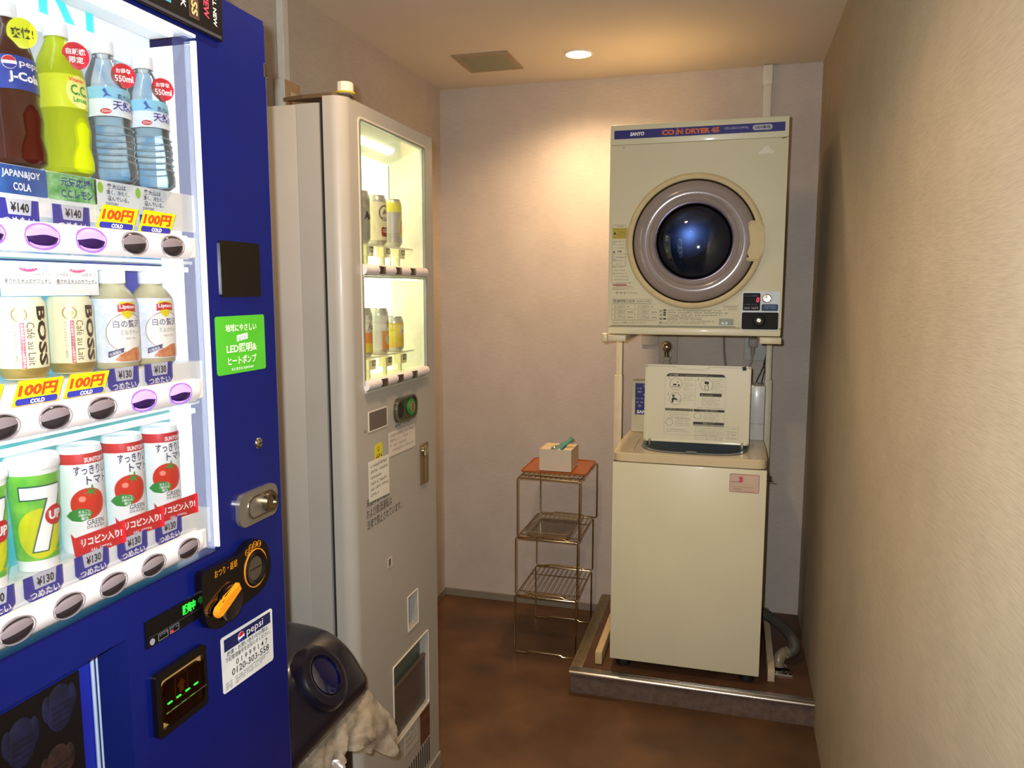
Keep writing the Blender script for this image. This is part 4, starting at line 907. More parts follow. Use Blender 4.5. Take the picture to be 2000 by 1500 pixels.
# white knob and tape on top of the machine
t = thing('tape_roll', 'small white knob with yellow tape lying on top of grey machine', 'tape', (-.82, 1.535, bz1))
b = B(); b.lathe([(.0005, .0), (.0175, 0), (.018, .004), (.018, .022), (.016, .024), (.0005, .024)], (-.812, 1.556, bz1+.0085), 12); obj('knob', b, mat('knob_white', 'cfc6b4', .5), t)
b = B(); b.poly([(-.80, 1.556), (-.806, 1.585), (-.83, 1.59), (-.90, 1.57), (-.955, 1.545), (-.90, 1.532), (-.83, 1.530)], bz1+.0005, bz1+.0085); obj('cloth', b, mat('brown_cloth', '5b452c', .8), t)
obj('yellow_tape', B().lathe([(.021, .0), (.022, .002), (.021, .004), (.0185, .004), (.0185, 0)], (-.812, 1.556, bz1+.0085), 20), mat('tape_yellow', 'b5a12a', .5), t)
# ------------------------------------------------------------------ bin between the machines
NB = mat('bin_navy', '100e1b', .28, coat=.25, var=.05); t = thing('recycling_bin', 'dark navy recycling bin with round hole lid between the machines', 'bin', (-.92, 1.3, 0))
b = B(); b.box(-1.10, -.765, 1.145, 1.435, .0, .575, bev=.02, seg=3); obj('bin_body', b, mat('bin_brown', '2a221e', .5), t, smooth=True)
prof = [(-1.115, .548), (-.745, .548), (-.728, .556), (-.726, .592), (-.732, .604), (-.742, .618), (-.755, .643), (-.775, .668), (-.800, .688), (-.83, .700), (-.90, .706), (-1.06, .706), (-1.10, .69), (-1.118, .64)]
cxp = -.92
sec = [(1.118, .90, .60), (1.122, .955, .8), (1.14, .985, .95), (1.16, 1, 1), (1.405, 1, 1), (1.428, .985, .96), (1.444, .955, .84), (1.45, .90, .64)]
b = B(); V = []; n = len(prof)
for y, kx, kz in sec:
    for x, z in prof: V.append((cxp+(x-cxp)*kx, y, .548+(z-.548)*kz))
F = [tuple(range(n)), tuple(range((len(sec)-1)*n, len(sec)*n))]
for k in range(len(sec)-1):
    for i in range(n): F.append((k*n+i, k*n+(i+1) % n, (k+1)*n+(i+1) % n, (k+1)*n+i))
b._add(V, F); lid = obj('lid', b, NB, t, smooth=True)
bev = lid.modifiers.new('round', 'SUBSURF'); bev.levels = 2; bev.render_levels = 2
# collar and hole on the sloping front
nrm = Vector((.82, 0, .57)).normalized(); ctr = Vector((-.757, 1.298, .657)); uu = Vector((0, 1, 0)); vv = nrm.cross(uu).normalized()
if vv.z < 0: vv = -vv
MH = Matrix((uu, vv, uu.cross(vv))).transposed().to_4x4()
if (MH.to_3x3() @ Vector((0, 0, 1))).dot(nrm) < 0: MH = Matrix((-uu, vv, nrm)).transposed().to_4x4()
MH.translation = ctr
b = B(MH); b.lathe([(.068, -.02), (.066, -.002), (.060, .007), (.050, .010), (.041, .008), (.038, .002)], (0, 0, 0), 48); obj('collar', b, NB, t, smooth=True)
b = B(MH); b.lathe([(.0385, .0085), (.037, .003), (.030, .0002), (.0005, -.001)], (0, 0, 0), 48); obj('hole_funnel', b, mat('funnel_blue', '060830', .16, coat=.8), t, smooth=True)
# bag: crumpled skirt under the lid
rg = random.Random(5)
def bag_pt(s, v):
    # s runs along front edge then round the far corner ; v 0 top 1 bottom
    if s < .72: x, y = -.738, 1.12+(s/.72)*.33; nx, ny = 1, 0
    else: k = (s-.72)/.28; x, y = -.738-.10*k*k, 1.45+.012*math.sin(k*3); nx, ny = .7, .7
    hang = .062+.06*(.5+.5*math.sin(s*9+1))+.035*max(0, (s-.5)*2)
    flare = .018*math.sin(v*2.4)+.055*math.sin(v*2.2)*max(0, 1-abs(s-.76)/.26)
    wob = .014*math.sin(s*31+v*4)+.008*math.sin(s*67+v*9+2)+.005*math.sin(v*14+s*20)
    return (x+nx*(flare+wob*v), y+ny*(flare*.3+wob*v*.5), .552-hang*v+.008*math.sin(s*61)*v)
b = B(); NS, NV = 90, 12
for i in range(NS+1):
    for j in range(NV+1):
        p = bag_pt(i/NS, j/NV); b.bm.verts.new((p[0]+rg.uniform(-.0012, .0012), p[1]+rg.uniform(-.0010, .0010), p[2]+rg.uniform(-.0008, .0008)))
b.bm.verts.ensure_lookup_table()
for i in range(NS):
    for j in range(NV): b.bm.faces.new([b.bm.verts[k] for k in (i*(NV+1)+j, (i+1)*(NV+1)+j, (i+1)*(NV+1)+j+1, i*(NV+1)+j+1)])
BAG = clear('bag_film', 'e2d2b8', 1.8, .2, .26)
bg = tag(obj('bin_bag', b, BAG, None, smooth=True), 'crumpled translucent plastic bag hanging out under the navy bin lid', 'bag')

# ================================================================== BACK WALL FITTINGS
PVC = mat('pvc_white', 'd6d0c2', .45)
t = thing('conduit_pipe', 'white vertical duct pipe on back wall above the dryer', 'pipe', (.097, YB-.015, 1.97))
obj('pipe', B().box(.0815, .1135, YB-.028, YB-.0005, 1.97, 2.215, bev=.004), PVC, t, smooth=True)
obj('coupling', B().box(.0775, .1155, YB-.032, YB-.0005, 2.195, H-.002, bev=.004), PVC, t, smooth=True)
t = thing('wall_trunking', 'white cable trunking running down left wall to a switch box', 'trunking', (XL, 2.02, 1.9))
obj('channel', B().box(XL+.0005, XL+.022, 2.006, 2.036, 1.999, H-.001, bev=.002), PVC, t)
bx2 = obj('switch_box', B().box(XL+.0005, XL+.034, 1.984, 2.056, 1.89, 1.999, bev=.002), PVC, t)
obj('switch_plate', B().box(XL+.034, XL+.038, 1.985, 2.055, 1.893, 1.996, bev=.001), mat('plate_tan', 'b58f66', .4), bx2); obj('switch_rocker', B().box(XL+.038, XL+.041, 2.008, 2.034, 1.92, 1.968, bev=.001), mat('rocker_cream', 'c7b99c', .4), bx2)
t = thing('water_tap', 'chrome ball shaped water tap on back wall below the dryer', 'tap', (-.258, YB, 1.18))
obj('cover_plate', B().box(-.292, -.216, YB-.008, YB-.0005, 1.112, 1.27, bev=.003), mat('plate_beige', 'a99f8c', .5), t)
b = B(); b.lathe([(.0005, -.024)]+[(.024*math.cos(a), .024*math.sin(a)) for a in [rad(x) for x in range(-75, 90, 15)]]+[(.0005, .024)], (-.258, YB-.045, 1.182), 28); obj('ball', b, CHR, t, smooth=True)
obj('stem', B().tube([(-.258, YB-.045, 1.16), (-.257, YB-.045, 1.14)], .009, 12), mat('brass_dark', '6a5a3a', .3, .9), t, smooth=True)
b = B(); b.lathe([(.012, 0), (.018, .004), (.018, .012), (.013, .016), (.013, .022), (.017, .026), (.017, .034), (.010, .038)], (-.256, YB-.045, 1.105), 20); obj('hose_union', b, mat('union_beige', 'b5ac92', .4), t, smooth=True)
obj('wall_stub', B().tube([(-.258, YB-.009, 1.182), (-.258, YB-.030, 1.182)], .012, 12), CHR, t, smooth=True)
obj('hose', B().tube([(-.256, YB-.045, 1.108), (-.252, YB-.045, 1.05), (-.24, YB-.05, .98)], .009, 10), mat('hose_beige', 'a59c84', .5), t, smooth=True)
o = tag(obj('blank_plate', B().box(-.365, -.296, YB-.006, YB-.0005, 1.185, 1.26, bev=.002), mat('plate_beige', 'a99f8c', .5)), 'blank beige wall plate left of the tap below dryer', 'plate')
t = thing('wall_outlet', 'pale wall socket plate right of the tap with a plug in it', 'socket', (.099, YB, 1.18))
obj('socket_plate', B().box(.046, .152, YB-.008, YB-.0005, 1.130, 1.25, bev=.003), mat('plate_bluegrey', 'a8aaa2', .45), t)
t = thing('power_plug', 'grey power plug with its cord in the wall socket', 'plug', (.08, YB-.02, 1.2))
obj('plug_body', B().box(.062, .098, YB-.036, YB-.0085, 1.185, 1.222, bev=.006, seg=3), mat('plug_grey', '9c9084', .5), t, smooth=True)
obj('strain_relief', B().tube([(.08, YB-.022, 1.19), (.08, YB-.022, 1.16), (.079, YB-.022, 1.15)], [.010, .008, .006], 10), mat('plug_grey', '9c9084', .5), t, smooth=True)
obj('cord', B().tube([(.079, YB-.022, 1.152), (.078, YB-.022, 1.128), (.068, YB-.025, 1.108), (.055, YB-.03, 1.09), (.05, YB-.04, 1.05)], .004, 8), mat('plug_grey', '9c9084', .5), t, smooth=True)
t = thing('cable_bundle', 'thin black cables hanging from right of the wall socket behind the washer', 'cable', (.13, YB-.02, 1.2))
for dx, e_ in ((0, .085), (.006, .105), (-.004, .128)):
    obj('cable', B().tube([(.135+dx, YB-.02, 1.195), (.137+dx, YB-.022, 1.165), (.127+dx, YB-.03, 1.12), (e_+.012, YB-.05, 1.05), (e_, YB-.06, .97)], .0024, 6), mat('cable_black', '1d2026', .5), t, smooth=True)
obj('cable_clip', B().box(.128, .146, YB-.03, YB-.009, 1.19, 1.21, bev=.003), mat('cable_black', '1d2026', .5), t)

# ================================================================== DRYER AND STAND
CRM = mat('cream_enamel', 'dcd5b4', .38, var=.025, sc=5, coat=.15)
CRMD = mat('cream_yellowed', 'd6c394', .4, var=.05)
YD = 2.70; D_ = FB(YD)
dy = thing('coin_dryer', 'cream coin operated tumble dryer with round glass door above the washer', 'dryer', (-.134, 2.95, 1.262))
obj('cabinet', B().box(-.421, .153, YD+.014, 3.14, 1.2625, 1.966, bev=.004), CRM, dy, smooth=True)
b = B(); b.box(-.4205, .1525, YD, YD+.0145, 1.290, 1.900, bev=.002); b.box(-.4205, .1525, YD-.003, YD+.0145, 1.900, 1.9665, bev=.004); b.box(-.4205, .1525, YD+.002, YD+.0145, 1.2620, 1.288, bev=.005)
obj('front_panel', b, CRM, dy, smooth=True)
bd_ = obj('brand_band', B(FB(YD-.003)).box(-.4065, .1395, 1.9195, 1.9475, 0, .0012), mat('band_indigo', '2b2676', .35), dy, label='dark indigo band with orange and white words')
FBd = FB(YD-.0042)
obj('lettering', B(FBd).text('SANYO', -.354, 1.9275, .0125, .0006, bold=.05, fit=.047, shear=.15), PRW, bd_)
obj('lettering', B(FBd).text('CO', -.2485, 1.9245, .0175, .0006, bold=.05, fit=.041), mat('print_rust', 'd8682c', .45), bd_)
obj('lettering', B(FBd).text('/', -.205, 1.9225, .024, .0006, bold=.03, fit=.010), mat('print_rust', 'd8682c', .45), bd_)
obj('lettering', B(FBd).text('N DRYER 45', -.198, 1.9250, .0170, .0006, bold=.05, fit=.134), mat('print_rust', 'd8682c', .45), bd_)
obj('lettering', B(FBd).text('CD-S45C1(WA)', -.048, 1.9305, .009, .0006, bold=.01, fit=.074), mat('print_lilac', 'b9b4c8', .5), bd_)
bg_ = obj('badge', B(FBd).poly(rrect(.040, .101, 1.9255, 1.9425, .008), 0, .0006), mat('badge_pale', 'b5b2b8', .4), bd_); obj('lettering', B(FBd).text('100V専用', .0705, 1.9285, .0108, .0011, bold=.02, al='c', fit=.047), PRN, bg_)
# door
dc = (-.134, 1.575); Md = Matrix.Translation((dc[0], YD, dc[1])) @ Matrix.Rotation(pi/2, 4, 'X')   # local z -> -y
b = B(Md); b.lathe([(.2235, -.002), (.2235, .016), (.221, .022), (.215, .026), (.209, .027), (.2035, .024), (.2025, .016), (.2025, .0)], (0, 0, 0), 72)
dr = obj('door', b, CRMD, dy, smooth=True, label='round porthole door with cream rim')
b = B(Md); b.lathe([(.2024, .010), (.199, .012)], (0, 0, 0), 72); obj('rim_gap', b, BLKM, dr, smooth=True)
b = B(Md); b.lathe([(.199, .012), (.1975, .022), (.193, .028), (.182, .034), (.165, .0365), (.150, .036), (.1455, .0335), (.1425, .036), (.138, .037), (.130, .033), (.127, .024), (.1265, .016)], (0, 0, 0), 72)
obj('smoked_ring', b, mat('smoked_plastic', '948680', .16, .0, var=.04, coat=1.), dr, smooth=True, label='glossy brown tinted plastic ring')
b = B(Md); b.lathe([(.1275, .014), (.1270, .0235), (.1225, .0245), (.1215, .018)], (0, 0, 0), 64); obj('inner_ring', b, mat('ring_steel', '4c4450', .2, .8), dr, smooth=True)
b = B(Md); b.lathe([(.1225, .014)]+[(.1225*math.cos(rad(a)), .014+.032*math.sin(rad(a))) for a in range(10, 90, 8)]+[(.0005, .046)], (0, 0, 0), 64); obj('door_glass', b, clear('door_glass_dark', '8f9bb0', 1.6, .03), dr, smooth=True, label='dark domed door glass')
Mt = Md @ Matrix.Rotation(rad(4.4), 4, 'Y') @ Matrix.Rotation(rad(6.0), 4, 'X')
b = B(Md); b.lathe([(.1225, .0135), (.1225, .0005), (.0005, .0004)], (0, 0, 0), 64); obj('drum_well', b, mat('drum_black', '05060a', .5), dr)
b = B(Mt); b.lathe([(.118*math.sin(a), -.004+.60*(math.cos(a*.1975)-math.cos(.1975))) for a in [rad(x) for x in range(90, 0, -6)]]+[(.0005, -.004+.60*(1-math.cos(.1975)))], (0, 0, 0), 64); obj('drum_reflector', b, mat('reflector_steel', '6c7a98', .27, 1., var=.2, sc=14), dr, smooth=True)  # drum back shaped as a tilted convex reflector to place the flash highlight
# handle
hp = [(.041, 1.634), (.046, 1.6375), (.0745, 1.6375)]+[(dc[0]+.2235*math.cos(rad(a)), dc[1]+.2235*math.sin(rad(a))) for a in (14, 10, 5, 0, -5, -10, -15)]+[(.074, 1.5075), (.042, 1.508), (.0355, 1.512), (.0365, 1.521), (.0425, 1.534), (.0445, 1.56), (.0425, 1.59), (.038, 1.615), (.037, 1.628)]
b = B(D_); b.poly(hp[::-1], .010, .042); bmesh.ops.bevel(b.bm, geom=[e for e in b.bm.edges if all(v.co.z > .04 for v in e.verts)], offset=.006, segments=3, affect='EDGES'); obj('door_handle', b, mat('handle_cream', 'cdb988', .6), dr, smooth=True)
# control plate
cp = obj('control_plate', B(D_).poly(rrect(.025, .1455, 1.283, 1.410, .006), 0, .003), mat('plate_silver', 'c6caca', .5, .1), dy, label='silver control plate with red digit')
rd = obj('readout', B(D_).poly(rrect(.0295, .084, 1.3475, 1.405, .004), .003, .0042), mat('readout_black', '0e0d14', .75), cp)
obj('lit_digit', B(D_).text('0', .0800, 1.3745, .0165, .0046, bold=.02, al='r', shear=.12, fit=.0095), emat('led_red2', 'ff2a50', 1.6, base='400810'), rd)
obj('lettering', B(D_).text('30分 100円', .034, 1.3515, .0082, .0046, fit=.044), mat('print_greylt', 'b5b5b8', .5), rd)
b = B(D_); b.dashes(.034, .080, 1.394, .004, .0046, seed=90); b.dashes(.034, .072, 1.3655, .004, .0046, seed=91); obj('small_print', b, mat('print_grey3', '6c6668', .5), rd)
cs = obj('coin_entry', B(D_).lathe([(.0145, .003), (.0145, .006), (.0120, .007), (.0115, .005), (.0005, .0045)], (.104, 1.388, 0), 28), CHR, cp, smooth=True); obj('coin_slot', B(D_).box(.1032, .1048, 1.379, 1.400, .0046, .0074), BLKM, cs)
bp_ = obj('blue_plate', B(D_).poly(rrect(.0885, .1405, 1.3465, 1.3685, .004), .003, .0042), mat('plate_blue', '34506e', .7), cp)
b = B(D_); b.dashes(.098, .134, 1.361, .0028, .0046, seed=92); b.dashes(.098, .134, 1.355, .0028, .0046, seed=93); obj('small_print', b, mat('print_greylt', 'b5b5b8', .5), bp_)
bk = obj('coin_box', B(D_).poly(rrect(.0275, .1425, 1.2855, 1.3415, .005), .003, .0055), mat('coin_box_black', '0e0d0d', .75), cp)
b = B(D_); b.lathe([(.0215, .0055), (.0205, .010), (.016, .012), (.0145, .0085), (.009, .008)], (.082, 1.3145, 0), 36); obj('lock_boss', b, mat('boss_black', '0a0909', .6), bk, smooth=True)
b = B(D_); b.lathe([(.0085, .008), (.0085, .0125), (.0065, .0135), (.0005, .0125)], (.082, 1.3145, 0), 24); obj('lock_cylinder', b, CHR, bk, smooth=True)
obj('power_cord', B().tube([(-.037, YB-.012, 1.262), (-.033, YB-.012, 1.22), (-.030, YB-.012, 1.16), (-.022, YB-.014, 1.10), (-.02, YB-.02, .99)], .0042, 8), mat('cord_mauve', '8a7468', .5), dy, smooth=True)
# labels on dryer front
INK = mat('ink_print', '352f24', .6); INK2 = mat('ink_light', '655d48', .6)
wl = obj('warning_label', B(D_).poly(rrect(-.4085, -.3615, 1.496, 1.636, .002), 0, .0004, hole=rrect(-.4077, -.3623, 1.4968, 1.6352, .002)), INK2, dy)
yl = obj('yellow_label', B(D_).poly([(-.408, 1.589), (-.3605, 1.589), (-.3565, 1.6255), (-.4075, 1.6255)][::-1], .0002, .0008), mat('label_yellow', 'b8a41a', .5), dy)
b = B(D_); b.text('⚠', -.406, 1.603, .012, .0010) if 0 else b.poly([(-.405, 1.604), (-.3945, 1.604), (-.3997, 1.6135)], .0010, .0012)
for k in range(5): b.dashes(-.392 if k in (1, 2) else -.405, -.362, 1.6195-k*.0065, .0026, .0012, seed=100+k)
obj('small_print', b, INK, yl)
b = B(D_); b.dashes(-.392, -.372, 1.6285, .0048, .0004, seed=110, dense=1)
for k in range(17):
    z = 1.578-k*.0108
    if k in (3, 4): continue
    b.dashes(-.404 if k % 3 == 0 else -.394, -.368+max(0, k-8)*.0055, z, .0026, .0004, seed=111+k, dense=.8)
b.poly([(-.406, 1.541), (-.398, 1.541), (-.402, 1.549)], .0003, .0005); b.text('注意', -.390, 1.5425, .007, .0004, bold=.02); b.text('警告', -.388, 1.628, .005, .0006) if 0 else None
for z in (1.572, 1.520, 1.494, 1.472): b.poly(ell(-.4015, z, .004, None, 16), .0002, .0004, hole=ell(-.4015, z, .0033, None, 16))
obj('small_print', b, INK, dy)
b = B(D_); b.box(-.4085, -.3560, 1.5425-.006, 1.5431-.006, 0, .0004); b.box(-.4085, -.3560, 1.528, 1.5286, 0, .0004); b.box(-.4088, -.4082, 1.44, 1.536, 0, .0004); b.box(-.4085, -.335, 1.4385, 1.439, 0, .0004); obj('label_lines', b, INK2, dy)
b = B(D_); b.poly(rrect(-.4045, -.3555, 1.4295, 1.4345, .002), .0002, .0006); b.dashes(-.404, -.345, 1.5865-.006, .002, .0004, seed=140); b.dashes(-.405, -.330, 1.4225, .0025, .0004, seed=141); b.dashes(-.405, -.350, 1.4175, .0025, .0004, seed=142); obj('red_print', b, mat('ink_red', 'b0504c', .5), dy)
b = B(D_); b.text('S → S', -.392, 1.4, .009, .0004, fit=.032); b.dashes(-.352, -.318, 1.402, .0022, .0004, seed=143); obj('small_print', b, INK2, dy)
pl = obj('pill_heading', B(D_).poly(rrect(-.4065, -.270, 1.3695, 1.384, .0072), 0, .0004, hole=rrect(-.4058, -.2707, 1.3702, 1.3833, .0068)), INK, dy)
obj('lettering', B(D_).text('乾燥時間の目安', -.401, 1.372, .0098, .0005, bold=.005, fit=.074), INK, pl); obj('lettering', B(D_).text('(綿混合の衣類)', -.322, 1.373, .006, .0005, fit=.046), INK, pl)
b = B(D_)
for u in (-.4065, -.3965, -.382, -.327, -.3165, -.3005): b.box(u, u+.0005, 1.313, 1.367, 0, .0003)
for z in (1.367, 1.349, 1.331, 1.313): b.box(-.4065, -.250, z, z+.0005, 0, .0003)
for r_ in range(3):
    for c0, i0 in ((-.381, -.389), (-.299, -.3085)):
        z = 1.351-.018*r_
        for k in range(3): b.dashes(c0, c0+.022, z+.010-k*.0042, .0028, .0004, seed=150+r_*9+k)
        b.dashes(c0+.028, c0+.048, z+.004, .005, .0004, seed=190+r_)
        b.poly(ell(i0, z+.007, .005, .0055, 12), .0002, .0004, hole=ell(i0, z+.007, .0043, .0048, 12))
b.dashes(-.4065, -.25, 1.3085, .0026, .0004, seed=200); b.text('4.5kg以上の衣類を入れないでください。', -.4045, 1.2985, .0066, .0004, fit=.118)
obj('table_print', b, INK, dy)
b = B(D_)
b.poly(rrect(-.2445, -.2335, 1.297, 1.350, .001, 1), 0, .0003, hole=rrect(-.2440, -.2340, 1.2975, 1.3495, .001, 1))
for k, s_ in enumerate('操作順序'): b.text(s_, -.2422, 1.339-k*.0128, .0072, .0004, bold=.02)
for k, z in enumerate((1.3435, 1.3355, 1.3275, 1.3145)):
    b.poly(rrect(-.2305, -.2205, z, z+.0058, .0026), .0002, .0005); b.dashes(-.217, (-.035, -.015, -.04, -.10)[k], z+.0006, .0046, .0004, seed=210+k)
b.dashes(-.215, -.10, 1.3220, .0036, .0004, seed=220); b.dashes(-.215, -.06, 1.3080, .0036, .0004, seed=221); b.dashes(-.232, -.09, 1.3012, .0036, .0004, seed=222)
b.box(-.4085, .008, 1.2915, 1.2929, 0, .0004); b.box(-.4085, .008, 1.2938, 1.2942, 0, .0004)
b.poly(rrect(-.033, .012, 1.348, 1.364, .001, 1), 0, .0003, hole=rrect(-.0326, .0116, 1.3484, 1.3636, .001, 1)); b.dashes(-.031, .010, 1.357, .005, .0004, seed=225); b.dashes(-.031, .008, 1.351, .003, .0004, seed=226)
obj('instruction_print', b, INK, dy)
cl = obj('capacity_sticker', B(D_).poly(rrect(-.0455, .0015, 1.2975, 1.3195, .002), 0, .0006), mat('sticker_silver', '9aa298', .8), dy); obj('lettering', B(D_).text('4.5', -.039, 1.3, .0085, .0009, bold=.03, fit=.022), mat('print_mint', 'dff2ee', .4), cl)
b = B(D_); b.box(.131, .1475, 1.8975, 1.8985, 0, .0004); b.poly([(.128, 1.8945), (.134, 1.8985), (.143, 1.901), (.143, 1.899), (.135, 1.8965)], 0, .0005); b.poly([(-.380, 1.8905), (-.376, 1.893), (-.371, 1.8935), (-.371, 1.892), (-.376, 1.8915)], 0, .0004); obj('scuff_marks', b, mat('scuff', '4a3c24', .7), dy)
b = B(D_); rg = random.Random(3)
for k in range(9):
    u = .062+k*.0052; h_ = .006+.020*math.exp(-((k-4)/2.6)**2); b.poly([(u, 1.852), (u+.0022, 1.851), (u+.0038, 1.852+h_), (u+.0015, 1.852+h_*.9)], 0, .0003)
obj('peeled_sticker_residue', b, mat('residue', 'f4f0e4', .6), dy)
# stand
SC = mat('stand_cream', 'd2c6a6', .4, var=.05)
sd = thing('dryer_stand', 'cream steel floor stand carrying the dryer behind the washer', 'stand', (-.14, 3.0, PZ))
for nm, x0, x1, sgn in (('l', -.425, -.352, -1), ('r', .086, .153, 1)):
    obj('support_arm', B().box(x0, x1, 2.662, 3.15, 1.240, 1.2605, bev=.002), SC, sd, smooth=True)
obj('corner_cap', B().box(-.434, -.412, 2.650, 2.675, 1.236, 1.268, bev=.006, seg=3), mat('cap_pale', 'ddcba8', .3, coat=.3), sd, smooth=True)
obj('post', B().box(-.4445, -.420, 3.088, 3.118, PZ+.046, 1.240, bev=.002), SC, sd, smooth=True); obj('post', B().box(.1245, .146, 3.088, 3.118, PZ+.046, 1.240, bev=.002), SC, sd, smooth=True)
obj('post_sleeve', B().box(-.450, -.418, 3.084, 3.122, PZ+.046, 1.075, bev=.002), SC, sd, smooth=True); obj('post_sleeve', B().box(.122, .151, 3.084, 3.122, PZ+.046, 1.075, bev=.002), SC, sd, smooth=True)
obj('floor_rail', B().box(-.436, -.412, 2.625, 3.2, PZ+.0005, PZ+.046, bev=.0012), mat('rail_pine', 'c8ae80', .45, var=.04), sd, smooth=True); obj('floor_rail', B().box(.1545, .177, 2.661, 3.2, PZ+.0005, PZ+.046, bev=.0012), mat('rail_pale', 'c0ac8c', .45), sd, smooth=True)

# ================================================================== WASHER
YW = 2.605; W_ = FB(YW)
ws = thing('coin_washer', 'cream top loading coin washing machine with its lid open', 'washing machine', (-.129, 2.84, PZ))
wx0, wx1 = -.3825, .1245
obj('cabinet', B().box(wx0+.001, wx1-.001, YW, 3.07, .121, .8315, bev=.004), CRM, ws, smooth=True)
obj('seam', B().box(wx0+.003, wx1-.003, YW+.003, 3.066, .8305, .8345), mat('seam_dark', '5a523c', .7), ws)
# top cover with an oval tub opening
tp = B(); n = 40
def sup(cx, cy, rx, ry, p, n):
    out = []
    for i in range(n):
        a = 2*pi*i/n; c, s_ = math.cos(a), math.sin(a); out.append((cx+rx*math.copysign(abs(c)**(2/p), c), cy+ry*math.copysign(abs(s_)**(2/p), s_)))
    return out
outer = sup((wx0+wx1)/2, 2.84, (wx1-wx0)/2, .235, 14, n); inner = sup(-.118, 2.80, .178, .155, 3.2, n)
tp.poly(outer, .8345, .864, hole=inner)
bmesh.ops.bevel(tp.bm, geom=[e for e in tp.bm.edges if all(v.co.z > .863 for v in e.verts) and all(abs(v.co.x-(wx0+wx1)/2) > .2 or abs(v.co.y-2.84) > .2 for v in e.verts)], offset=.005, segments=3, affect='EDGES')
obj('top_cover', tp, mat('cover_cream', 'd9c79e', .25, var=.03, coat=.4), ws, smooth=True)
tub = B(); 
ins = sup(-.118, 2.80, .168, .145, 3.2, n); low = sup(-.118, 2.80, .120, .075, 2.4, n)
V = [(x, y, .866) for x, y in sup(-.118, 2.80, .1825, .1595, 3.2, n)]+[(x, y, .866) for x, y in ins]+[(x, y, .860) for x, y in ins]+[(x, y, .838) for x, y in low]
F = [(k*n+i, k*n+(i+1) % n, (k+1)*n+(i+1) % n, (k+1)*n+i) for k in range(3) for i in range(n)]+[tuple(range(3*n, 4*n))]
tub._add(V, F); obj('tub_opening', tub, mat('tub_slate', '5e7488', .3, coat=.3), ws, smooth=True, label='slate blue plastic rim of the tub')
obj('tub_latch', B().box(-.140, -.104, 2.648, 2.668, .8665, .869, bev=.0008), mat('latch_grey', '6d7a82', .4), ws)
obj('top_groove', B().box(-.325, -.318, 2.66, 2.86, .864, .8662, bev=.001), mat('cover_cream', 'bda880', .25), ws); obj('top_groove', B().box(.082, .089, 2.66, 2.86, .864, .8662, bev=.001), mat('cover_cream', 'bda880', .25), ws)
# back control console
cs_ = obj('console', B().box(-.371, .068, 3.005, 3.07, .864, 1.066, bev=.005), CRM, ws, smooth=True)
bpn = obj('console_panel', B(FB(3.0045)).box(-.3555, -.05, .934, 1.056, 0, .0015), mat('panel_indigo', '2b3078', .35), cs_, label='indigo control panel with white print')
Fc = FB(3.003)
obj('lettering', B(Fc).text('SANYO', -.349, .938, .013, .0006, bold=.05, fit=.062, shear=.1), PRW, bpn)
b = B(Fc); b.text('石けん', -.325, 1.043, .006, .0006); b.text('洗  濯', -.347, 1.033, .0055, .0006); b.text('運転中', -.347, 1.020, .0055, .0006); b.text('残り', -.325, 1.009, .0055, .0006); b.text('入・○・切', -.352, .994, .0065, .0006, fit=.045); b.dashes(-.350, -.318, .980, .0045, .0006, seed=301)
b.poly(ell(-.338, .968, .0042, None, 16), 0, .0006, hole=ell(-.338, .968, .003, None, 16)); obj('small_print', b, PRW, bpn)
cb = obj('coin_mechanism', B().box(.072, .1215, 2.955, 3.07, .864, 1.066, bev=.003), mat('coin_white', 'd3d4cc', .3, coat=.5), ws, smooth=True, label='pale metal coin mechanism box')
obj('coin_slot_bar', B().box(.0685, .0722, 2.953, 2.965, .875, 1.05), mat('strip_pale', 'd9dde0', .3), cb); obj('mechanism_seam', B().box(.0725, .121, 2.9542, 2.955, .925, .9265), mat('seam_light', '8d9294', .4), cb)  # pale upright bar at the left edge of the box, and a seam line
# lid, open and standing
Ml = Matrix.Translation((-.1135, 2.770, .8685)) @ Matrix.Rotation(rad(-3), 4, 'X') @ Matrix.Translation((.1135, -2.770, -.8685))
F_l = Ml @ FB(2.765)
LW0, LW1, LZ0, LZ1 = -.2945, .066, .879, 1.153
b = B(F_l); b.poly(rrect(LW0, LW1, LZ0, LZ1, .008), -.012, .0)
bmesh.ops.bevel(b.bm, geom=[e for e in b.bm.edges if all(v.co.z > -.001 for v in e.verts)], offset=.003, segments=2, affect='EDGES')
ld = obj('open_lid', b, CRM, ws, smooth=True, label='open lid standing upright with printed instructions')
b = B(F_l); b.poly(rrect(LW0, LW1, LZ0, LZ1, .008), 0, .006, hole=rrect(LW0+.006, LW1-.006, LZ0+.006, LZ1-.006, .006)); bmesh.ops.bevel(b.bm, geom=[e for e in b.bm.edges if all(v.co.z > .005 for v in e.verts)], offset=.002, segments=2, affect='EDGES'); obj('lid_rim', b, CRM, ld, smooth=True)
b = B(F_l); b.poly([(-.205, LZ1-.004), (-.185, LZ1-.0095), (-.165, LZ1-.013), (-.100, LZ1-.013), (-.080, LZ1-.0095), (-.062, LZ1-.004)], .0, .007); bmesh.ops.bevel(b.bm, geom=b.bm.edges[:], offset=.0025, segments=2, affect='EDGES'); obj('finger_grip', b, CRM, ld)
obj('lid_magnet', B(F_l @ Matrix.Translation((.043, 1.146, 0)) @ Matrix.Rotation(.25, 4, 'Z')).box(-.0065, .0065, -.0065, .0065, .006, .008), BLKM, ld)
obj('hinge', B().box(-.277, -.269, 2.758, 2.778, .8635, .888, bev=.001), mat('hinge_steel', '8d8676', .3, .8), ld); obj('hinge', B().box(.04, .048, 2.758, 2.778, .8635, .888, bev=.001), mat('hinge_steel', '8d8676', .3, .8), ld)
def lu(f): return LW0+f*(LW1-LW0)
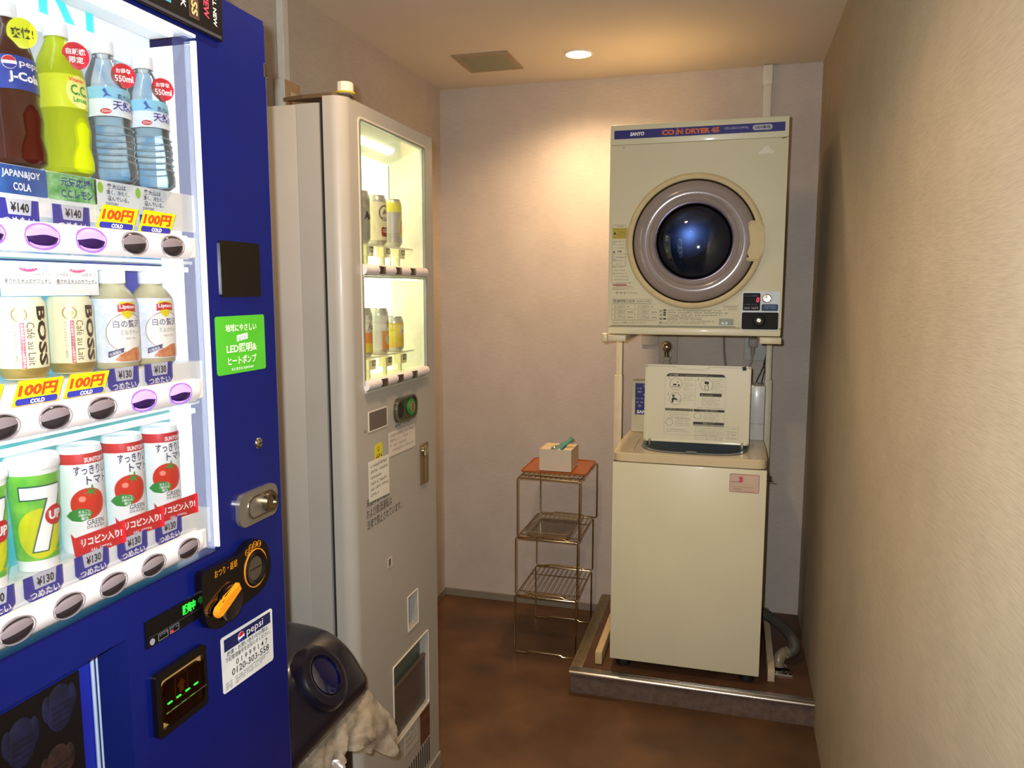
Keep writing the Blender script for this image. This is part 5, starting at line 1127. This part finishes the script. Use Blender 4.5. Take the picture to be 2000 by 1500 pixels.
def lvv(f): return LZ1-f*(LZ1-LZ0)
PK2 = mat('lid_ink', '3a352c', .6); b = B(F_l); e = .0006
b.poly([(lu(.205), lvv(.15)), (lu(.765), lvv(.145)), (lu(.755), lvv(.12)), (lu(.735), lvv(.11)), (lu(.235), lvv(.11)), (lu(.215), lvv(.125))], 0, e)
for u0_, u1_, v0_, v1_ in ((.53, .735, .395, .355), (.205, .467, .593, .562), (.475, .765, .593, .562), (.475, .765, .758, .725)): b.box(lu(u0_), lu(u1_), lvv(v0_), lvv(v1_), 0, e)
for cx_, cy_, r_ in ((.30, .245, .0215), (.59, .245, .0215), (.298, .440, .0215), (.515, .650, .0125), (.245, .745, .0125)):
    b.poly(ell(lu(cx_), lvv(cy_), r_, None, 28), 0, e, hole=ell(lu(cx_), lvv(cy_), r_-.0009, None, 28))
for s_, u_, v_ in (('1', .228, .19), ('2', .505, .19), ('3', .222, .395)): b.text(s_, lu(u_), lvv(v_), .008, e)
b.box(lu(.272), lu(.305), lvv(.265), lvv(.245), 0, e); b.box(lu(.262), lu(.34), lvv(.285), lvv(.279), 0, e); b.poly(ell(lu(.327), lvv(.262), .0035, None, 12), 0, e); b.poly(ell(lu(.315), lvv(.222), .002, None, 10), 0, e)
b.poly([(lu(.572), lvv(.235)), (lu(.605), lvv(.245)), (lu(.615), lvv(.215)), (lu(.605), lvv(.205)), (lu(.57), lvv(.20))], 0, e); b.poly(rrect(lu(.572), lu(.61), lvv(.31), lvv(.255), .002), 0, e, hole=rrect(lu(.576), lu(.606), lvv(.306), lvv(.26), .002))
b.poly(ell(lu(.278), lvv(.400), .0042, None, 14), 0, e); b.poly([(lu(.262), lvv(.49)), (lu(.275), lvv(.492)), (lu(.284), lvv(.45)), (lu(.318), lvv(.455)), (lu(.318), lvv(.44)), (lu(.284), lvv(.42)), (lu(.270), lvv(.42)), (lu(.262), lvv(.44))], 0, e); b.box(lu(.305), lu(.345), lvv(.470), lvv(.466), 0, e); b.box(lu(.343), lu(.346), lvv(.47), lvv(.43), 0, e)
obj('pictogram_print', b, PK2, ld)
b = B(F_l); sd_ = 400
for u0_, u1_, v_, n2 in ((.37, .465, .175, 7), (.64, .75, .18, 8), (.37, .47, .385, 4), (.545, .72, .42, 5), (.225, .43, .62, 4), (.57, .72, .62, 5), (.30, .45, .69, 5), (.215, .40, .84, 1), (.215, .45, .865, 1), (.49, .76, .785, 8)):
    for k in range(n2): sd_ += 1; b.dashes(lu(u0_+(k % 3 == 1)*.004), lu(u1_-(k % 3 == 2)*.03), lvv(v_+k*.0235), .0026, e, seed=sd_, dense=.8)
b.dashes(lu(.50), lu(.76), lvv(.545), .0026, e, seed=500)
for v_ in (.80, .84, .88, .92): b.dashes(lu(.80), lu(.88), lvv(v_), .003, e, seed=int(v_*1000), dense=.8)
obj('small_print', b, mat('lid_ink_light', '6e6654', .6), ld)
b = B(F_l)
b.poly(rrect(lu(.195), lu(.77), lvv(.90), lvv(.148), .004), 0, e*.8, hole=rrect(lu(.1965), lu(.7685), lvv(.8985), lvv(.1495), .004)); b.box(lu(.484), lu(.4855), lvv(.53), lvv(.17), 0, e*.8); b.box(lu(.225), lu(.475), lvv(.352), lvv(.3505), 0, e*.8)
for v0_ in (.84, .93): b.poly(rrect(lu(.79), lu(.90), lvv(v0_), lvv(v0_-.07), .001, 1), 0, e*.8, hole=rrect(lu(.7915), lu(.8985), lvv(v0_-.0015), lvv(v0_-.0685), .001, 1))
b.box(lu(.475), lu(.765), lvv(.775), lvv(.762), 0, e*.6)
obj('frame_lines', b, mat('lid_line', '8f866e', .6), ld)
b = B(F_l); b.text('洗濯の順序', lu(.235), lvv(.142), .0055, .0009, fit=.032, bold=.02); b.text('投入する方法', lu(.545), lvv(.388), .0055, .0009, fit=.038); b.text('洗濯物を投入するときのご注意', lu(.215), lvv(.586), .0055, .0009, fit=.088); b.text('ソフト洗剤ご使用方法', lu(.53), lvv(.586), .0055, .0009, fit=.062); b.text('洗剤について', lu(.565), lvv(.752), .0062, .0009, fit=.040); b.dashes(lu(.34), lu(.64), lvv(.14), .0034, .0009, seed=510); obj('lettering', b, mat('lid_pale_print', 'c9c2a2', .6), ld)
# number sticker
nk = obj('number_sticker', B(W_).poly(rrect(.0065, .1005, .7535, .8155, .004), .0002, .0008), mat('sticker_pinkish', 'cdb199', .5), ws, label='pale pink number sticker')
obj('sticker_border', B(W_).poly(rrect(.0068, .1002, .7538, .8152, .004), .0008, .0012, hole=rrect(.0082, .0988, .7552, .8138, .003)), mat('border_red', '9a4a48', .5), nk)
obj('lettering', B(W_).text('3', .0345, .7865, .020, .0012, bold=.07, fit=.0145), mat('digit_pink', 'c04a64', .5), nk)
b = B(W_); b.dashes(.0110, .0300, .7865, .0042, .0012, seed=520, dense=1); obj('small_print', b, INK, nk)
b = B(W_); b.dashes(.020, .046, .7625, .0055, .0012, seed=521, dense=1); b.box(.014, .080, .7715, .7722, .0008, .0012); obj('green_print', b, mat('ink_green', '4d7a50', .5), nk)
b = B(W_); b.dashes(.027, .085, .7575, .0022, .0012, seed=522); obj('red_print', b, mat('ink_red', 'b0504c', .5), nk)
for x in (-.34, .085): obj('foot', B().lathe([(.0005, 0), (.026, 0), (.026, .02), (.02, .0375), (.0005, .0375)], (x, 2.665, PZ+.0005), 20), BLKM, ws, smooth=True); obj('foot', B().lathe([(.0005, 0), (.026, 0), (.026, .02), (.02, .0375), (.0005, .0375)], (x, 3.02, PZ+.0005), 20), BLKM, ws, smooth=True)
obj('base_skirt', B().box(wx0+.03, wx1-.03, 2.665, 3.05, PZ+.012, .121), mat('skirt_black', '14120f', .8), ws)
obj('side_hook', B().box(wx1-.001, wx1+.006, 2.612, 2.622, .80, .818, bev=.001), BLKM, ws)
obj('earth_wire', B().tube([(wx1, 2.64, .79), (wx1+.012, 2.64, .789), (wx1+.022, 2.645, .787)], .0018, 6), mat('cable_black', '1d2026', .5), ws, smooth=True)
# drain hose
def smooth_path(P, n=8):
    P = [Vector(p) for p in P]; Q = [P[0]]+P+[P[-1]]; out = []
    for i in range(1, len(Q)-2):
        for k in range(n):
            t_ = k/n; a, b_, c, d_ = Q[i-1], Q[i], Q[i+1], Q[i+2]
            out.append(.5*((2*b_)+(c-a)*t_+(2*a-5*b_+4*c-d_)*t_*t_+(3*b_-a-3*c+d_)*t_**3))
    out.append(P[-1]); return out
t = thing('drain_hose', 'grey ribbed drain hose curling from washer to floor drain at right', 'hose', (.19, 2.9, PZ))
pth = smooth_path([(.128, 3.02, .185), (.165, 2.985, .182), (.215, 2.93, .170), (.250, 2.86, .150), (.247, 2.82, .135), (.222, 2.80, .128)], 16)
b = B(); rr_ = [.0195+.0016*(i % 2) for i in range(len(pth))]; b.tube(pth, rr_, 14); obj('ribbed_hose', b, mat('hose_grey', '4a463f', .5), t, smooth=True)
obj('elbow', B().tube(smooth_path([(.226, 2.803, .130), (.208, 2.79, .126), (.196, 2.777, .112), (.194, 2.77, PZ+.006)], 8), .021, 16), mat('elbow_beige', '7a7262', .35, coat=.3), t, smooth=True)
b = B(); b.lathe([(.0225, 0), (.024, .004), (.0225, .008)], (0, 0, 0), 20, M=Matrix.Translation((.222, 2.800, .128)) @ Matrix.Rotation(rad(65), 4, 'Y')); obj('hose_clamp', b, CHR, t, smooth=True)
t = thing('floor_drain', 'chrome floor drain plate under the grey hose end', 'drain', (.2, 2.765, PZ))
b = B(); b.lathe([(.0005, 0), (.042, 0), (.044, .002), (.040, .004), (.026, .005), (.0005, .005)], (.196, 2.768, PZ-.0005), 32); obj('drain_collar', b, CHR, t, smooth=True)
obj('drain_plate', B().box(.178, .240, 2.715, 2.733, PZ-.001, PZ+.005, bev=.001), CHR, t)

# ================================================================== WIRE RACKS AND WHAT STANDS ON THEM
WIRE = mat('gold_chrome_wire', 'b8a47c', .25, 1., var=.1, sc=50)
def rack(x, y, z, h, dx, label, xr=0):
    t = loc_thing('wire_rack', label, 'rack', (x, y, z), 'stacked wire racks'); w_, d_ = .243, .338; r = .0030
    if xr: t.rotation_euler = (0, 0, xr)
    for yy, nm in ((0, 'front_frame'), (d_, 'back_frame')):
        P = [(.006, yy, .003), (.05, yy, .003), (.056, yy, .008), (.066, yy, .010), (w_-.066, yy, .010), (w_-.056, yy, .008), (w_-.05, yy, .003), (w_-.006, yy, .003), (w_, yy, .009), (w_, yy, h-.006), (w_-.006, yy, h), (.006, yy, h), (0, yy, h-.006), (0, yy, .009)]
        obj(nm, B().tube(P, r, 8, closed=True), WIRE, t, smooth=True)
        obj('lip', B().tube([(.04, yy+(.012 if yy == 0 else -.004), h), (.044, yy+(.012 if yy == 0 else -.004), h+.011), (w_-.044, yy+(.012 if yy == 0 else -.004), h+.011), (w_-.04, yy+(.012 if yy == 0 else -.004), h)], .0022, 6), WIRE, t, smooth=True)
    for xx in (.003, w_-.003): obj('side_rail', B().tube([(xx, 0, h-.001), (xx, d_, h-.001)], r*.9, 8), WIRE, t, smooth=True)
    for k in range(11): obj('shelf_wire', B().tube([(.022+k*.0200, 0, h-.003), (.022+k*.0200, d_, h-.003)], .0014, 6), WIRE, t, smooth=True)
    for yy in (.07, .26): obj('cross_wire', B().tube([(0, yy, h-.006), (w_, yy, h-.006)], .0016, 6), WIRE, t, smooth=True)
    return t
rack(-.7845, 2.798, .0, .232, 0, 'lowest gold wire rack of the stack, standing on the floor')
rack(-.7805, 2.798, .2345, .230, 0, 'middle wire rack of the stack, holding a clear plastic tray')
rack(-.7735, 2.798, .467, .236, 0, 'topmost wire rack of the stack, under the orange tray', rad(-1.5))
t = thing('serving_tray', 'orange-brown leather-look tray on the top wire rack', 'tray', (-.64, 2.955, .716))
M_ = Matrix.Translation((-.645, 2.957, .7165)) @ Matrix.Rotation(rad(1), 4, 'Z') @ Matrix.Rotation(rad(.0), 4, 'X')
TAN = mat('tan_tray', '98501e', .35, col2='a95f28', sc=18)
obj('tray_base', B(M_).poly(rrect(-.125, .125, -.118, .118, .012), 0, .0035), TAN, t, smooth=False); obj('tray_rim', B(M_).poly(rrect(-.128, .128, -.121, .121, .013), .0, .0065, hole=rrect(-.1245, .1245, -.1175, .1175, .011)), TAN, t)
# white cardboard box
t = thing('cardboard_box', 'small white cardboard box open at top on the orange tray', 'box', (-.64, 2.92, .7205)); CB = mat('white_card', 'd3c6ae', .65, var=.03, sc=15)
bx0, bx1, by0_, by1_, bz0_, bz1_ = -.7015, -.5765, 2.856, 2.984, .7208, .807
b = B(); b.box(bx0, bx1, by0_, by0_+.0015, bz0_, bz1_); b.box(bx0, bx1, by1_-.0015, by1_, bz0_, bz1_); b.box(bx0, bx0+.0015, by0_+.0015, by1_-.0015, bz0_, bz1_); b.box(bx1-.0015, bx1, by0_+.0015, by1_-.0015, bz0_, bz1_); b.box(bx0, bx1, by0_, by1_, bz0_, bz0_+.0015); obj('box_walls', b, CB, t)
FLP = mat('card_inside', 'd9c39a', .65)
obj('flap', B().box(bx0+.002, bx0+.040, by0_+.002, by1_-.002, bz1_-.003, bz1_-.0018), FLP, t); obj('flap', B().box(bx1-.034, bx1-.002, by0_+.002, by1_-.002, bz1_-.003, bz1_-.0018), FLP, t)
obj('flap', B().box(bx0+.04, bx1-.034, by1_-.035, by1_-.002, bz1_-.003, bz1_-.0018), FLP, t)
# teal film bag sticking out
t = thing('plastic_film_roll', 'crumpled teal plastic film sticking out of the white box', 'bag', (-.64, 2.92, .78)); TEAL = liquid('teal_film', '6fae9a', .3, .35)
b = B(); pth = smooth_path([(-.640, 2.915, .775), (-.632, 2.92, .800), (-.618, 2.922, .815), (-.598, 2.926, .829), (-.586, 2.93, .840)], 6)
rr_ = [.020, .020, .019, .018, .017, .016, .0165, .016, .014, .013, .012, .011, .010, .0095, .009, .0088, .0088, .0085, .0085, .0085, .0085, .0085, .0085, .0088, .0088]
b.tube(pth, rr_[:len(pth)], 14)
rg = random.Random(2)
for v in b.bm.verts: v.co += Vector((rg.uniform(-1, 1), rg.uniform(-1, 1), rg.uniform(-1, 1)))*.0012
obj('film_neck', b, TEAL, t, smooth=True)
b = B(); b.dome(-.648, 2.915, .032, .030, .788, .022, 18, 5)
for v in b.bm.verts: v.co += Vector((rg.uniform(-1, 1), rg.uniform(-1, 1), rg.uniform(-1, 1)))*.003
obj('film_body', b, clear('film_clear', 'b9d6c4', 1.2, .2, .3), t)
# clear tray on middle rack
t = thing('clear_plastic_tray', 'shallow clear plastic tray on the middle wire rack', 'tray', (-.665, 2.97, .4675)); CLR = clear('frosted_clear', 'e8dcc4', 1.2, .12, .16)
M_ = Matrix.Translation((-.6625, 2.945, .4675))
b = B(M_); b.poly(rrect(-.078, .078, -.125, .125, .01), 0, .0015); b2_ = rrect(-.078, .078, -.125, .125, .01); b3_ = rrect(-.084, .084, -.135, .135, .012)
n = len(b2_); b._add([(u, v, .0015) for u, v in b2_]+[(u, v, .022) for u, v in b3_], [(i, (i+1) % n, n+(i+1) % n, n+i) for i in range(n)]); obj('tray_shell', b, CLR, t, smooth=True)
obj('tray_rim', B(M_).poly(rrect(-.088, .088, -.139, .139, .014), .022, .0235, hole=rrect(-.084, .084, -.135, .135, .012)), CLR, t)

# ------------------------------------------------------------------ tidy helper properties
for o in bpy.data.objects:
    if '_local' in o: del o['_local']
